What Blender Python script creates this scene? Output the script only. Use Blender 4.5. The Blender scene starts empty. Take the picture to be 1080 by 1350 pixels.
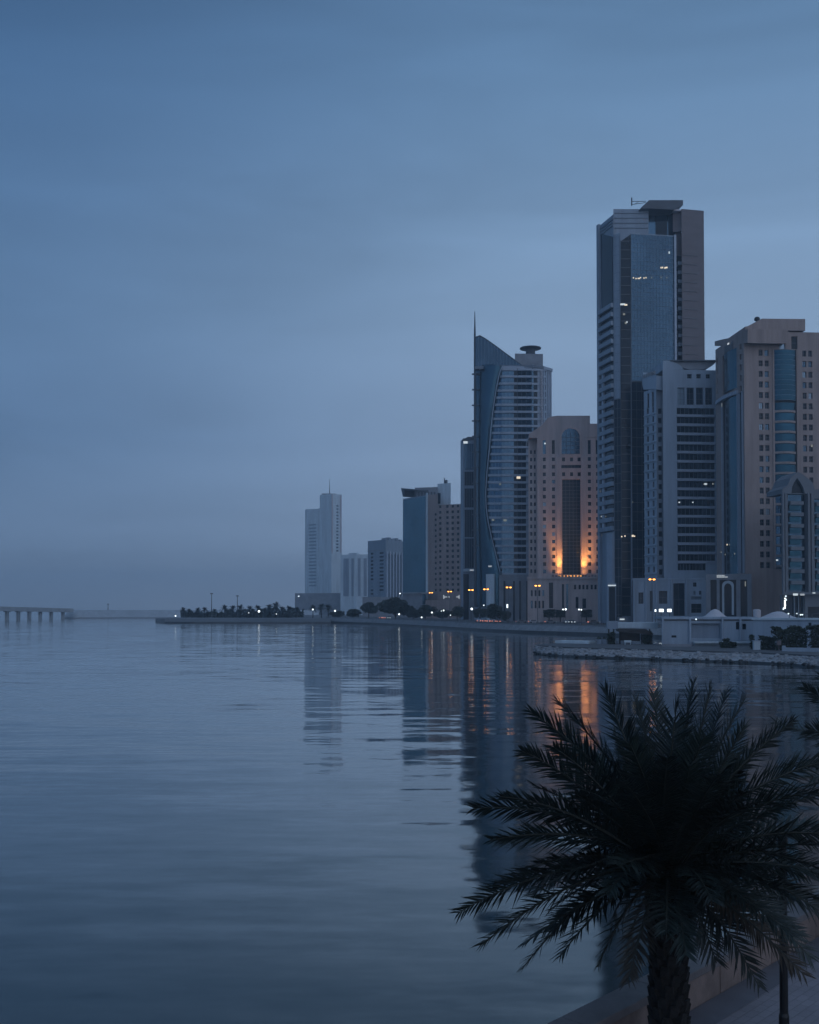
import bpy, bmesh, math, random
from mathutils import Vector, Matrix
R = math.radians
rng = random.Random(7)
C = bpy.context.scene.collection
sc = bpy.context.scene

# ------------------------------------------------------------------ camera geometry (used to survey the site)
F = 1350.0; HZ = 802.0; EYE = 9.0
PITCH = math.atan(.25 * (HZ - 675.0) / F)      # slight upward tilt, the rest of the rise is lens shift
RISE = .75 * (HZ - 675.0)
CP, SP = math.cos(PITCH), math.sin(PITCH)
def ray(px, py):
    k = (px - 540.0) / F; v = (675.0 + RISE - py) / F
    return Vector((k, CP - v * SP, SP + v * CP))
def at(px, py, Y):
    d = ray(px, py); return d * (Y / d.y) + Vector((0, 0, EYE))
def on(px, py, z):
    d = ray(px, py); return d * ((z - EYE) / d.z) + Vector((0, 0, EYE))
def zat(py, Y): return at(540, py, Y).z
def plan(px, Y, py=760): p = at(px, py, Y); return Vector((p.x, p.y, 0))

# ------------------------------------------------------------------ materials
def new_mat(name):
    m = bpy.data.materials.new(name); m.use_nodes = True
    nt = m.node_tree; nt.nodes.clear()
    out = nt.nodes.new('ShaderNodeOutputMaterial')
    return m, nt, out
def mat(name, col, rough=0.75, metal=0.0, var=0.18, scale=0.25, bump=0.0, bscale=6.0, stretch=(1, 1, 1), spec=0.5, rand=0.0):
    m, nt, out = new_mat(name)
    b = nt.nodes.new('ShaderNodeBsdfPrincipled')
    b.inputs['Roughness'].default_value = rough; b.inputs['Metallic'].default_value = metal
    b.inputs['Specular IOR Level'].default_value = spec
    g = nt.nodes.new('ShaderNodeNewGeometry'); mp = nt.nodes.new('ShaderNodeMapping')
    mp.inputs['Scale'].default_value = stretch
    nt.links.new(g.outputs['Position'], mp.inputs['Vector'])
    n = nt.nodes.new('ShaderNodeTexNoise'); n.inputs['Scale'].default_value = scale
    n.inputs['Detail'].default_value = 6.0; n.inputs['Roughness'].default_value = 0.65
    nt.links.new(mp.outputs[0], n.inputs['Vector'])
    r = nt.nodes.new('ShaderNodeValToRGB')
    r.color_ramp.elements[0].position = 0.3; r.color_ramp.elements[1].position = 0.7
    r.color_ramp.elements[0].color = [c * (1 - var) for c in col] + [1]
    r.color_ramp.elements[1].color = [min(1, c * (1 + var)) for c in col] + [1]
    nt.links.new(n.outputs['Fac'], r.inputs[0])
    src = r.outputs[0]
    if rand:
        oi = nt.nodes.new('ShaderNodeObjectInfo'); mr = nt.nodes.new('ShaderNodeMapRange')
        mr.inputs[3].default_value = 1 - rand; mr.inputs[4].default_value = 1 + rand
        nt.links.new(oi.outputs['Random'], mr.inputs[0])
        vm = nt.nodes.new('ShaderNodeVectorMath'); vm.operation = 'SCALE'
        nt.links.new(src, vm.inputs[0]); nt.links.new(mr.outputs[0], vm.inputs['Scale']); src = vm.outputs[0]
    nt.links.new(src, b.inputs['Base Color'])
    if bump:
        n2 = nt.nodes.new('ShaderNodeTexNoise'); n2.inputs['Scale'].default_value = bscale; n2.inputs['Detail'].default_value = 8
        nt.links.new(mp.outputs[0], n2.inputs['Vector'])
        bp = nt.nodes.new('ShaderNodeBump'); bp.inputs['Distance'].default_value = bump
        nt.links.new(n2.outputs['Fac'], bp.inputs['Height']); nt.links.new(bp.outputs[0], b.inputs['Normal'])
    nt.links.new(b.outputs[0], out.inputs['Surface'])
    return m
def emat(name, col, strength):
    m, nt, out = new_mat(name)
    e = nt.nodes.new('ShaderNodeEmission'); e.inputs['Color'].default_value = (*col, 1); e.inputs['Strength'].default_value = strength
    nt.links.new(e.outputs[0], out.inputs['Surface']); return m

M = {}
M['beige'] = mat('beige stone', (0.43, 0.355, 0.335), 0.8, var=0.20, scale=.5, stretch=(1, 1, .09))
M['beige2'] = mat('pink beige stone', (0.285, 0.225, 0.205), 0.8, var=0.20, scale=.5, stretch=(1, 1, .09))
M['brown'] = mat('brown cladding', (0.135, 0.115, 0.12), 0.7, var=0.10, stretch=(.3, .3, 2.0))
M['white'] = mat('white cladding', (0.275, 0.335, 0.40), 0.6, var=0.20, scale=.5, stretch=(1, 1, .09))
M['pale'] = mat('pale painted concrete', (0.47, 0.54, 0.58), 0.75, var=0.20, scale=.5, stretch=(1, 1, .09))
M['pinkish'] = mat('rose grey render', (0.40, 0.34, 0.36), 0.8, var=0.08)
M['greyblue'] = mat('grey blue panel', (0.20, 0.245, 0.30), 0.5, var=0.20, scale=.5, stretch=(1, 1, .09))
M['grey'] = mat('grey concrete', (0.22, 0.23, 0.25), 0.8, var=0.2)
M['darkgrey'] = mat('dark grey metal', (0.05, 0.06, 0.075), 0.5, var=0.2)
M['band'] = mat('pale blue spandrel', (0.30, 0.345, 0.41), 0.45, var=0.10)
M['glass_dark'] = mat('dark glass', (0.004, 0.013, 0.024), 0.12, 0.0, var=0.5, scale=.15, rand=.5, spec=.22)
M['glass_blue'] = mat('blue coated glass', (0.045, 0.085, 0.125), 0.16, 0.9, var=0.25, scale=.06)
M['glass_bay'] = mat('green blue coated glass', (0.018, 0.058, 0.085), 0.18, 0.9, var=0.35, scale=.12)
M['glass_grey'] = mat('grey coated glass', (0.22, 0.29, 0.35), 0.3, 0.9, var=0.2, scale=.06)  # paler for the far tower, standing in for haze; also mixed among near windows
M['glass_teal'] = mat('teal coated glass', (0.055, 0.125, 0.165), 0.16, 0.9, var=0.25, scale=.1)
M['glass_navy'] = mat('navy coated glass', (0.062, 0.112, 0.160), 0.16, 0.9, var=0.25, scale=.06)
M['glass_office'] = mat('office glass', (0.085, 0.165, 0.21), 0.16, 0.9, var=0.15, scale=.06)
M['glass_lens'] = mat('smooth blue glass', (0.034, 0.082, 0.118), 0.22, 0.9, var=0.2, scale=.05)
M['mullion'] = mat('mullion metal', (0.14, 0.18, 0.22), 0.45, 0.3, var=0.1)
M['frame'] = mat('window frame', (0.12, 0.12, 0.13), 0.5, 0.2, var=0.1)
M['concrete'] = mat('sea wall concrete', (0.20, 0.205, 0.215), 0.85, var=0.25, scale=.4)
M['hazed_concrete'] = mat('haze paled bridge concrete', (0.34, 0.36, 0.38), 0.85, var=0.15, scale=.2)  # concrete paled to stand in for distance haze on bridge and causeway
M['wet'] = mat('wet concrete', (0.035, 0.04, 0.045), 0.4, var=0.4, scale=.5)
M['stone'] = mat('riprap stone', (0.25, 0.255, 0.265), 0.85, var=0.45, scale=.9)
M['wetstone'] = mat('wet riprap stone', (0.02, 0.023, 0.026), 0.4, var=0.4, scale=.9)
M['ground'] = mat('paved ground', (0.12, 0.12, 0.125), 0.85, var=0.2, scale=.1)
M['quay_top'] = mat('grey quay paving', (0.085, 0.088, 0.095), 0.85, var=0.25, scale=.3)
M['asphalt'] = mat('asphalt', (0.05, 0.05, 0.052), 0.85, var=0.2, scale=.2)
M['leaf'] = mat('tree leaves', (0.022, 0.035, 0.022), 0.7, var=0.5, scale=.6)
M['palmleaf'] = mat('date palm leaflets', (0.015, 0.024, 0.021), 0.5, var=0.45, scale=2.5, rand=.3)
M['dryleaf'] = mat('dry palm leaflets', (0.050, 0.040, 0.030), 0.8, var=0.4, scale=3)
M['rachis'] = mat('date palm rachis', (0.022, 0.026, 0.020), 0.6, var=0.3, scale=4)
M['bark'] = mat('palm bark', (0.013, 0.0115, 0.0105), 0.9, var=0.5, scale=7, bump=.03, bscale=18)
M['treebark'] = mat('tree bark', (0.05, 0.042, 0.035), 0.9, var=0.4, scale=3)
M['parapet'] = mat('parapet stone', (0.20, 0.15, 0.132), 0.8, var=0.40, scale=1.1, bump=.01, bscale=14)
M['coping'] = mat('parapet coping stone', (0.15, 0.135, 0.135), 0.75, var=0.25, scale=1.5, bump=.008, bscale=18)
M['post'] = mat('black painted steel', (0.008, 0.008, 0.009), 0.45, var=0.2)
M['polegrey'] = mat('galvanised pole', (0.10, 0.105, 0.11), 0.5, 0.4, var=0.1)
M['tent'] = mat('tent fabric', (0.46, 0.44, 0.46), 0.85, var=0.06)
M['carpaint'] = mat('car paint', (0.25, 0.25, 0.27), 0.3, 0.2, var=0.05, rand=.8)
M['tyre'] = mat('rubber', (0.01, 0.01, 0.01), 0.8, var=0.1)
M['sodium'] = emat('sodium lamp glow', (1.0, 0.36, 0.06), 6.5)
M['whitelamp'] = emat('white lamp glow', (0.85, 0.95, 1.0), 2.4)
M['dimwhite'] = emat('dim white lamp glow', (0.75, 0.9, 1.0), 1.6)
M['litwin'] = emat('lit window', (1.0, 0.86, 0.66), 0.95)
M['coolwin'] = emat('cool lit window', (0.8, 0.92, 1.0), 0.75)
M['faintwin'] = emat('faintly lit window', (0.8, 0.85, 0.8), 0.22)
M['redlamp'] = emat('tail lamp glow', (1.0, 0.32, 0.22), 1.8)
M['sign'] = emat('backlit sign letters', (0.8, 0.9, 1.0), 0.40)
M['ledge'] = emat('warm ledge lamp', (1.0, 0.42, 0.08), 1.6)

# ------------------------------------------------------------------ mesh builder
class MB:
    def __init__(s): s.v = []; s.f = []; s.m = []
    def add(s, verts, faces, mi=0):
        o = len(s.v); s.v += [tuple(v) for v in verts]
        for f in faces: s.f.append(tuple(i + o for i in f)); s.m.append(mi)
    def quad(s, a, b, c, d, mi=0): s.add([a, b, c, d], [(0, 1, 2, 3)], mi)
    def hexa(s, p, mi=0):   # p: 4 bottom, 4 top
        s.add(p, [(3, 2, 1, 0), (4, 5, 6, 7), (0, 1, 5, 4), (1, 2, 6, 5), (2, 3, 7, 6), (3, 0, 4, 7)], mi)
    def box(s, x0, x1, y0, y1, z0, z1, mi=0):
        s.hexa([(x0, y0, z0), (x1, y0, z0), (x1, y1, z0), (x0, y1, z0), (x0, y0, z1), (x1, y0, z1), (x1, y1, z1), (x0, y1, z1)], mi)
    def prism(s, poly, z0, z1, mi=0, ztops=None):
        n = len(poly); zt = ztops or [z1] * n
        v = [(p[0], p[1], z0) for p in poly] + [(p[0], p[1], z) for p, z in zip(poly, zt)]
        f = [tuple(range(n - 1, -1, -1)), tuple(range(n, 2 * n))] + [(i, (i + 1) % n, n + (i + 1) % n, n + i) for i in range(n)]
        s.add(v, f, mi)
    def tube(s, pts, rad, seg=8, mi=0, cap=True):
        pts = [Vector(p) for p in pts]
        rad = rad if isinstance(rad, (list, tuple)) else [rad] * len(pts)
        rings = []
        for i, p in enumerate(pts):
            t = (pts[min(i + 1, len(pts) - 1)] - pts[max(i - 1, 0)]).normalized()
            a = t.cross(Vector((0.31, 0.95, 0.07))).normalized() if abs(t.z) > .9 else t.cross(Vector((0, 0, 1))).normalized()
            b = t.cross(a)
            rings.append([p + (a * math.cos(2 * math.pi * k / seg) + b * math.sin(2 * math.pi * k / seg)) * rad[i] for k in range(seg)])
        v = [q for r in rings for q in r]; f = []
        for i in range(len(pts) - 1):
            for k in range(seg):
                k2 = (k + 1) % seg; f.append((i * seg + k, i * seg + k2, (i + 1) * seg + k2, (i + 1) * seg + k))
        if cap: f.append(tuple(range(seg - 1, -1, -1))); f.append(tuple(range((len(pts) - 1) * seg, len(pts) * seg)))
        s.add(v, f, mi)
    def lathe(s, c, prof, seg=16, mi=0):
        v = []; f = []
        for r, z in prof:
            for k in range(seg):
                a = 2 * math.pi * k / seg; v.append((c[0] + r * math.cos(a), c[1] + r * math.sin(a), c[2] + z))
        for i in range(len(prof) - 1):
            for k in range(seg):
                k2 = (k + 1) % seg; f.append((i * seg + k, i * seg + k2, (i + 1) * seg + k2, (i + 1) * seg + k))
        f.append(tuple(range(seg - 1, -1, -1))); f.append(tuple(range((len(prof) - 1) * seg, len(prof) * seg)))
        s.add(v, f, mi)
    def build(s, name, mats, parent=None, smooth=False, fix=True, origin=None):
        me = bpy.data.meshes.new(name)
        pw = Vector((0, 0, 0)); q = parent
        while q: pw = pw + q.location; q = q.parent
        o0 = Vector(origin) if origin is not None else pw
        me.from_pydata([Vector(v) - o0 for v in s.v], [], s.f)
        for m in (mats if isinstance(mats, list) else [mats]): me.materials.append(m)
        me.polygons.foreach_set('material_index', s.m)
        if smooth: me.polygons.foreach_set('use_smooth', [True] * len(s.f))
        if fix:
            bm = bmesh.new(); bm.from_mesh(me); bmesh.ops.recalc_face_normals(bm, faces=bm.faces); bm.to_mesh(me); bm.free()
        me.update()
        o = bpy.data.objects.new(name, me); C.objects.link(o)
        if origin is not None: o.location = o0
        if parent:
            o.parent = parent
            if origin is not None: o.location = o0 - pw
        return o
def tag(o, label=None, cat=None, group=None, kind=None):
    if label: o['label'] = label
    if cat: o['category'] = cat
    if group: o['group'] = group
    if kind: o['kind'] = kind
    return o
def empty(name, loc, label, cat, group=None):
    o = bpy.data.objects.new(name, None); C.objects.link(o); o.location = loc; o.empty_display_size = 1
    return tag(o, label, cat, group)
def copy_tree(o, parent=None):
    c = o.copy(); C.objects.link(c)
    if parent: c.parent = parent
    for ch in list(o.children): copy_tree(ch, c)
    return c
ORD = 'first second third fourth fifth sixth seventh eighth ninth tenth eleventh twelfth thirteenth fourteenth fifteenth sixteenth seventeenth eighteenth nineteenth twentieth'.split()

# ------------------------------------------------------------------ facades
class Face:
    """a vertical wall plane between plan points A (left as seen) and B (right)"""
    def __init__(s, A, B):
        s.A = Vector((A.x, A.y, 0)); s.B = Vector((B.x, B.y, 0)); s.u = (s.B - s.A); s.L = s.u.length; s.u = s.u / s.L
        s.n = Vector((s.u.y, -s.u.x, 0)); s.ang = math.atan2(s.u.y, s.u.x)
        s.sc = s.A.length / F
    def pt(s, a, z, d=0): p = s.A + s.u * a + s.n * d; return Vector((p.x, p.y, z))
    def px(s, px, py):
        d = ray(px, py)      # t*d.xy = A + u*a
        det = d.x * (-s.u.y) - (-s.u.x) * d.y
        t = (s.A.x * (-s.u.y) - (-s.u.x) * s.A.y) / det
        a = (d.x * s.A.y - d.y * s.A.x) / det
        return a, EYE + t * d.z
    def s(s, px, py=700): return s.px(px, py)[0]
def fbox(mb, f, a0, a1, z0, z1, d0, d1, mi=0):
    P = [f.pt(a0, z0, d1), f.pt(a1, z0, d1), f.pt(a1, z0, d0), f.pt(a0, z0, d0)]
    mb.hexa(P + [p + Vector((0, 0, z1 - z0)) for p in P], mi)
def slab(mb, f, pts, d0, d1, mi=0):
    """polygon surveyed on plane f, given real thickness from offset d1 (outer) to d0 (inner)"""
    q = [f.px(*p) for p in pts]; n = len(q)
    v = [f.pt(a, z, d1) for a, z in q] + [f.pt(a, z, d0) for a, z in q]
    mb.add(v, [tuple(range(n)), tuple(range(2 * n - 1, n - 1, -1))] + [(i, (i + 1) % n, n + (i + 1) % n, n + i) for i in range(n)], mi)
def wall(mb, f, a0, a1, z0, z1, holes=(), dep=0.4, mi=0):
    rd = lambda x: round(x, 3)
    hs = [(rd(max(a0, h[0])), rd(min(a1, h[1])), rd(h[2]), rd(h[3])) for h in holes]
    xs = sorted({rd(a0), rd(a1)} | {h[0] for h in hs} | {h[1] for h in hs})
    zs = sorted({rd(z0), rd(z1)} | {h[2] for h in hs} | {h[3] for h in hs})
    for i in range(len(xs) - 1):
        hc = [h for h in hs if h[0] <= xs[i] and h[1] >= xs[i + 1]]
        start = zs[0]
        for j in range(len(zs) - 1):
            hole = any(h[2] <= zs[j] and h[3] >= zs[j + 1] for h in hc)
            if hole:
                if zs[j] > start: mb.quad(f.pt(xs[i], start), f.pt(xs[i + 1], start), f.pt(xs[i + 1], zs[j]), f.pt(xs[i], zs[j]), mi)
                start = zs[j + 1]
        if zs[-1] > start: mb.quad(f.pt(xs[i], start), f.pt(xs[i + 1], start), f.pt(xs[i + 1], zs[-1]), f.pt(xs[i], zs[-1]), mi)
    for a, b, c, d in hs:
        mb.quad(f.pt(a, c), f.pt(b, c), f.pt(b, c, -dep), f.pt(a, c, -dep), mi)
        mb.quad(f.pt(a, d), f.pt(b, d), f.pt(b, d, -dep), f.pt(a, d, -dep), mi)
        mb.quad(f.pt(a, c), f.pt(a, d), f.pt(a, d, -dep), f.pt(a, c, -dep), mi)
        mb.quad(f.pt(b, c), f.pt(b, d), f.pt(b, d, -dep), f.pt(b, c, -dep), mi)
def backs(pts, depth):
    out = []
    for p, sg in ((pts[-1], -1), (pts[0], 1)):
        d = p.normalized(); side = Vector((d.y, -d.x, 0))
        out.append(p + d * depth + side * sg * 1.0)
    return out    # back right, back left
def block(mb, pts, z0, z1, depth, holes=None, dep=0.4, mi=0):
    """closed building volume; front polyline pts (left to right), windows cut as holes"""
    holes = holes or {}
    faces = [Face(pts[i], pts[i + 1]) for i in range(len(pts) - 1)]
    for i, f in enumerate(faces): wall(mb, f, 0, f.L, z0, z1, holes.get(i, ()), dep, mi)
    br, bl = backs(pts, depth)
    ring = list(pts) + [br, bl]
    n = len(ring)
    for i in range(len(pts) - 1, n):
        a, b = ring[i], ring[(i + 1) % n]
        mb.quad((a.x, a.y, z0), (b.x, b.y, z0), (b.x, b.y, z1), (a.x, a.y, z1), mi)
    mb.add([(p.x, p.y, z1) for p in ring], [tuple(range(n))], mi)
    return faces
_win = {}
def window_mesh(w, h, dep, gm, nx, nz):
    key = (round(w, 2), round(h, 2), dep, gm, nx, nz)
    if key in _win: return _win[key]
    mb = MB(); window_into(mb, w, h, dep, nx, nz, None)
    o = mb.build('window', [M['frame'], M[gm]]); me = o.data; bpy.data.objects.remove(o); _win[key] = me
    return me
def window_into(mb, w, h, dep, nx, nz, T):
    T = T or (lambda x, y, z: (x, y, z)); t = min(.09, w * .08)
    def bx(x0, x1, y0, y1, z0, z1, mi):
        mb.hexa([T(x0, y0, z0), T(x1, y0, z0), T(x1, y1, z0), T(x0, y1, z0), T(x0, y0, z1), T(x1, y0, z1), T(x1, y1, z1), T(x0, y1, z1)], mi)
    bx(-w / 2, w / 2, dep - .05, dep, 0, h, 1)
    bx(-w / 2, -w / 2 + t, dep - .14, dep - .052, 0, h, 0); bx(w / 2 - t, w / 2, dep - .14, dep - .052, 0, h, 0)
    bx(-w / 2 + t, w / 2 - t, dep - .14, dep - .052, 0, t, 0); bx(-w / 2 + t, w / 2 - t, dep - .14, dep - .052, h - t, h, 0)
    for i in range(1, nx): x = -w / 2 + w * i / nx; bx(x - t / 2, x + t / 2, dep - .12, dep - .052, t, h - t, 0)
    for i in range(1, nz): z = h * i / nz; bx(-w / 2 + t, w / 2 - t, dep - .11, dep - .052, z - t / 2, z + t / 2, 0)
WCOUNT = {}; wr = random.Random(17)
def windows(f, holes, parent, gm='glass_dark', dep=0.4, nx=2, nz=1, name='window', lit=None):
    """each hole gets a framed window of its own, up to 100 on one building; the rest as one part"""
    rest = MB(); lit = lit or {}
    for i, (a, b, c, d) in enumerate(holes):
        k = (parent.name, name)
        g = lit.get(i, gm)
        if gm == 'glass_dark' and nx * nz > 1 and wr.random() < .22: g = wr.choice(('glass_navy', 'glass_blue', 'glass_grey'))
        if WCOUNT.get(k, 0) < 99:
            WCOUNT[k] = WCOUNT.get(k, 0) + 1
            o = bpy.data.objects.new(name, window_mesh(b - a, d - c, dep, g, nx, nz)); C.objects.link(o)
            p = f.pt((a + b) / 2, c); o.parent = parent; o.location = p - parent.location; o.rotation_euler = (0, 0, f.ang)
        else:
            T = lambda x, y, z, f=f, m=(a + b) / 2, c=c: f.pt(m + x, c + z, -y)
            window_into(rest, b - a, d - c, dep, nx, nz, T)
    if rest.v:
        tag(rest.build(name, [M['frame'], M[gm]], parent), kind='stuff')
def grid(f, cols, py0, py1, n, hfrac=0.55, pxref=None, pyref=None):
    """window holes: columns (centre px, width px), n rows between picture heights py0 (top) and py1, as real floors"""
    c0 = pxref or cols[0][0]
    z0, z1 = f.px(c0, py0)[1], f.px(c0, py1)[1]; dz = (z0 - z1) / max(1, n - 1); out = []
    for i in range(n):
        zc = z0 - dz * i
        for px, w in cols:
            a = f.px(px, pyref or (py0 + py1) / 2)[0]; k = f.pt(a, 0).y / F
            out.append((a - w * k / 2, a + w * k / 2, zc - dz * hfrac / 2, zc + dz * hfrac / 2))
    return out
def curtain(f, a0, a1, z0, z1, nx, nz, d=0.0, tilt=0.03, mt=0.08, proud=0.12, seed=1, fins=True):
    """glazed curtain wall: panes each a hair out of true, mullions and transoms"""
    mb = MB(); r = random.Random(seed); dx = (a1 - a0) / nx; dz = (z1 - z0) / nz
    for i in range(nx):
        for j in range(nz):
            o = [r.uniform(-tilt, tilt) for _ in range(3)]; o.append(o[0] + o[2] - o[1])
            A0, A1, Z0, Z1 = a0 + i * dx, a0 + (i + 1) * dx, z0 + j * dz, z0 + (j + 1) * dz
            mb.quad(f.pt(A0, Z0, d + o[0]), f.pt(A1, Z0, d + o[1]), f.pt(A1, Z1, d + o[2]), f.pt(A0, Z1, d + o[3]))
    for i in range(nx + 1):
        a = a0 + i * dx; fbox(mb, f, a - mt, a + mt, z0, z1, d - .1, d + proud, 1)
    for j in range(nz + 1):
        z = z0 + j * dz; fbox(mb, f, a0 + mt, a1 - mt, z - mt * 1.2, z + mt * 1.2, d - .1, d + proud * .8, 1)
    fbox(mb, f, a0, a1, z0, z1, d - .6, d - .35, 1)
    return mb
def lit_panes(f, spots, parent, d, name='lit_window'):
    """spots: (px, py, w m, h m, material)"""
    for px, py, w, h, m in spots:
        a, z = f.px(px, py); mb = MB(); fbox(mb, f, a - w / 2, a + w / 2, z - h / 2, z + h / 2, d - .05, d)
        mb.build(name, M[m], parent)
Z0 = 2.8
UPL = 5200
# ================================================================== far tower with antenna (leftmost)
def b_far_tower():
    c = plan(437, 1040); T = empty('office_tower', (c.x, c.y, Z0), 'pale slender tower with stepped roof and thin antenna, farthest left of the skyline', 'tower')
    p = [plan(402, 1062), plan(421.5, 1050), plan(437, 1040), plan(450.5, 1046)]
    mb = MB(); zl = zat(671, 1056); zh = zat(651.5, 1042)
    fL = Face(p[0], p[1]); hl = grid(fL, [(412, 13)], 692, 772, 19, .42)
    block(mb, p[:2], Z0, zl, 24, {0: hl}, .35)
    f2 = Face(p[2], p[3]); hr = grid(f2, [(445, 3.2)], 667, 726, 15, .55)
    faces = block(mb, p[1:], Z0, zh, 26, {1: hr}, .35)
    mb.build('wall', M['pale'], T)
    windows(fL, hl, T, 'glass_grey', .35, 8, 1); windows(f2, hr, T, 'glass_navy', .35, 2, 1)  # left windows in paled glass, distance haze put into the colour
    m = MB(); slab(m, faces[1], [(438.5, 652), (438.5, 729), (437.2, 729), (437.2, 652)], 0, .5)
    slab(m, faces[1], [(450, 653), (450, 729), (448.6, 729), (448.6, 653)], 0, .5); m.build('pilaster', M['pinkish'], T)
    m = MB(); q = plan(432, 1050); m.box(q.x - 6, q.x + 8, q.y, q.y + 9, zh, zh + 1.6); m.build('roof_plant_room', M['grey'], T)
    m = MB(); q = at(434.6, 648, 1052); m.tube([(q.x, q.y, zh + 1), (q.x, q.y, zat(643, 1052)), (q.x, q.y, zat(632, 1052))], [.5, .35, .15], 6); m.build('antenna', M['darkgrey'], T)
    m = MB(); block(m, [plan(389, 1012), plan(425, 1004), plan(487, 990)], Z0, zat(782, 1004), 30); m.build('podium', M['grey'], T)
    f = Face(plan(389, 1012), plan(425, 1004))
    lit_panes(f, [(394, 786, 1.6, .8, 'dimwhite')], T, .15)
b_far_tower()

def b_white_block():
    c = plan(468, 960); T = empty('apartment_block', (c.x, c.y, Z0), 'low pale block with vertical stripes right behind the antenna tower', 'building')
    p = [plan(449, 968), plan(470, 962), plan(486, 962)]
    mb = MB(); zt = zat(731, 962)
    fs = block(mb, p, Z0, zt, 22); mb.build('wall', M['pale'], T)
    for a, b in ((453, 460), (463.5, 466.5), (472, 475.5), (479.5, 483.5)):
        f = fs[0] if b < 470 else fs[1]
        m = MB(); a0, b0 = f.s(a, 760), f.s(b, 760); fbox(m, f, a0, b0, zat(786, 962), zat(736, 962), 0, .4)
        m.build('glazed_strip', M['greyblue'], T)  # strips in panel grey to lower contrast, standing in for haze
    m = MB(); f = fs[0]; fbox(m, f, f.L * .5, f.L, zt, zt + 1.6, -6, -.5); m.build('roof_plant_room', M['pale'], T)
b_white_block()

def b_flats():
    c = plan(508, 790); T = empty('apartment_tower', (c.x, c.y, Z0), 'grey apartment tower with two window columns and ribbed right side', 'building')
    p = [plan(485, 808), plan(508.5, 790), plan(532, 812)]
    zt = zat(712.5, 800); mb = MB(); f = Face(p[0], p[1])
    h = grid(f, [(490.5, 6), (503, 9)], 730, 783, 12, .55)
    fs = block(mb, p, Z0, zt, 22, {0: h}, .35); mb.build('wall', M['greyblue'], T)
    windows(f, h, T, 'glass_dark', .35, 3, 1)
    m = MB(); f1 = fs[1]
    for k in range(6):
        m = MB(); a = f1.L * (k + .15) / 6; fbox(m, f1, a, a + f1.L / 14, Z0 + 8, zt - 9, 0, .9); m.build('pilaster', M['band'], T)
    for k in range(5):
        m = MB(); a = f1.L * (k + .55) / 6; fbox(m, f1, a, a + f1.L / 12, Z0 + 8, zt - 11, -.2, .25); m.build('glazed_strip', M['glass_blue'], T)
    m = MB(); fbox(m, f, 0, f.L, zt - 8.2, zt - 7.6, 0, .3); m.build('cornice', M['grey'], T)
    m = MB()
    for k in range(5): fbox(m, f1, f1.L * k / 5, f1.L * (k + .6) / 5, zt, zt + 1.2 + .8 * (k % 2), -4, -.3)
    m.build('roof_parapet', M['greyblue'], T)
    m = MB(); block(m, [plan(478, 770), plan(534, 770)], Z0, zat(787, 770), 20); m.build('podium', M['grey'], T)
b_flats()

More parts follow.
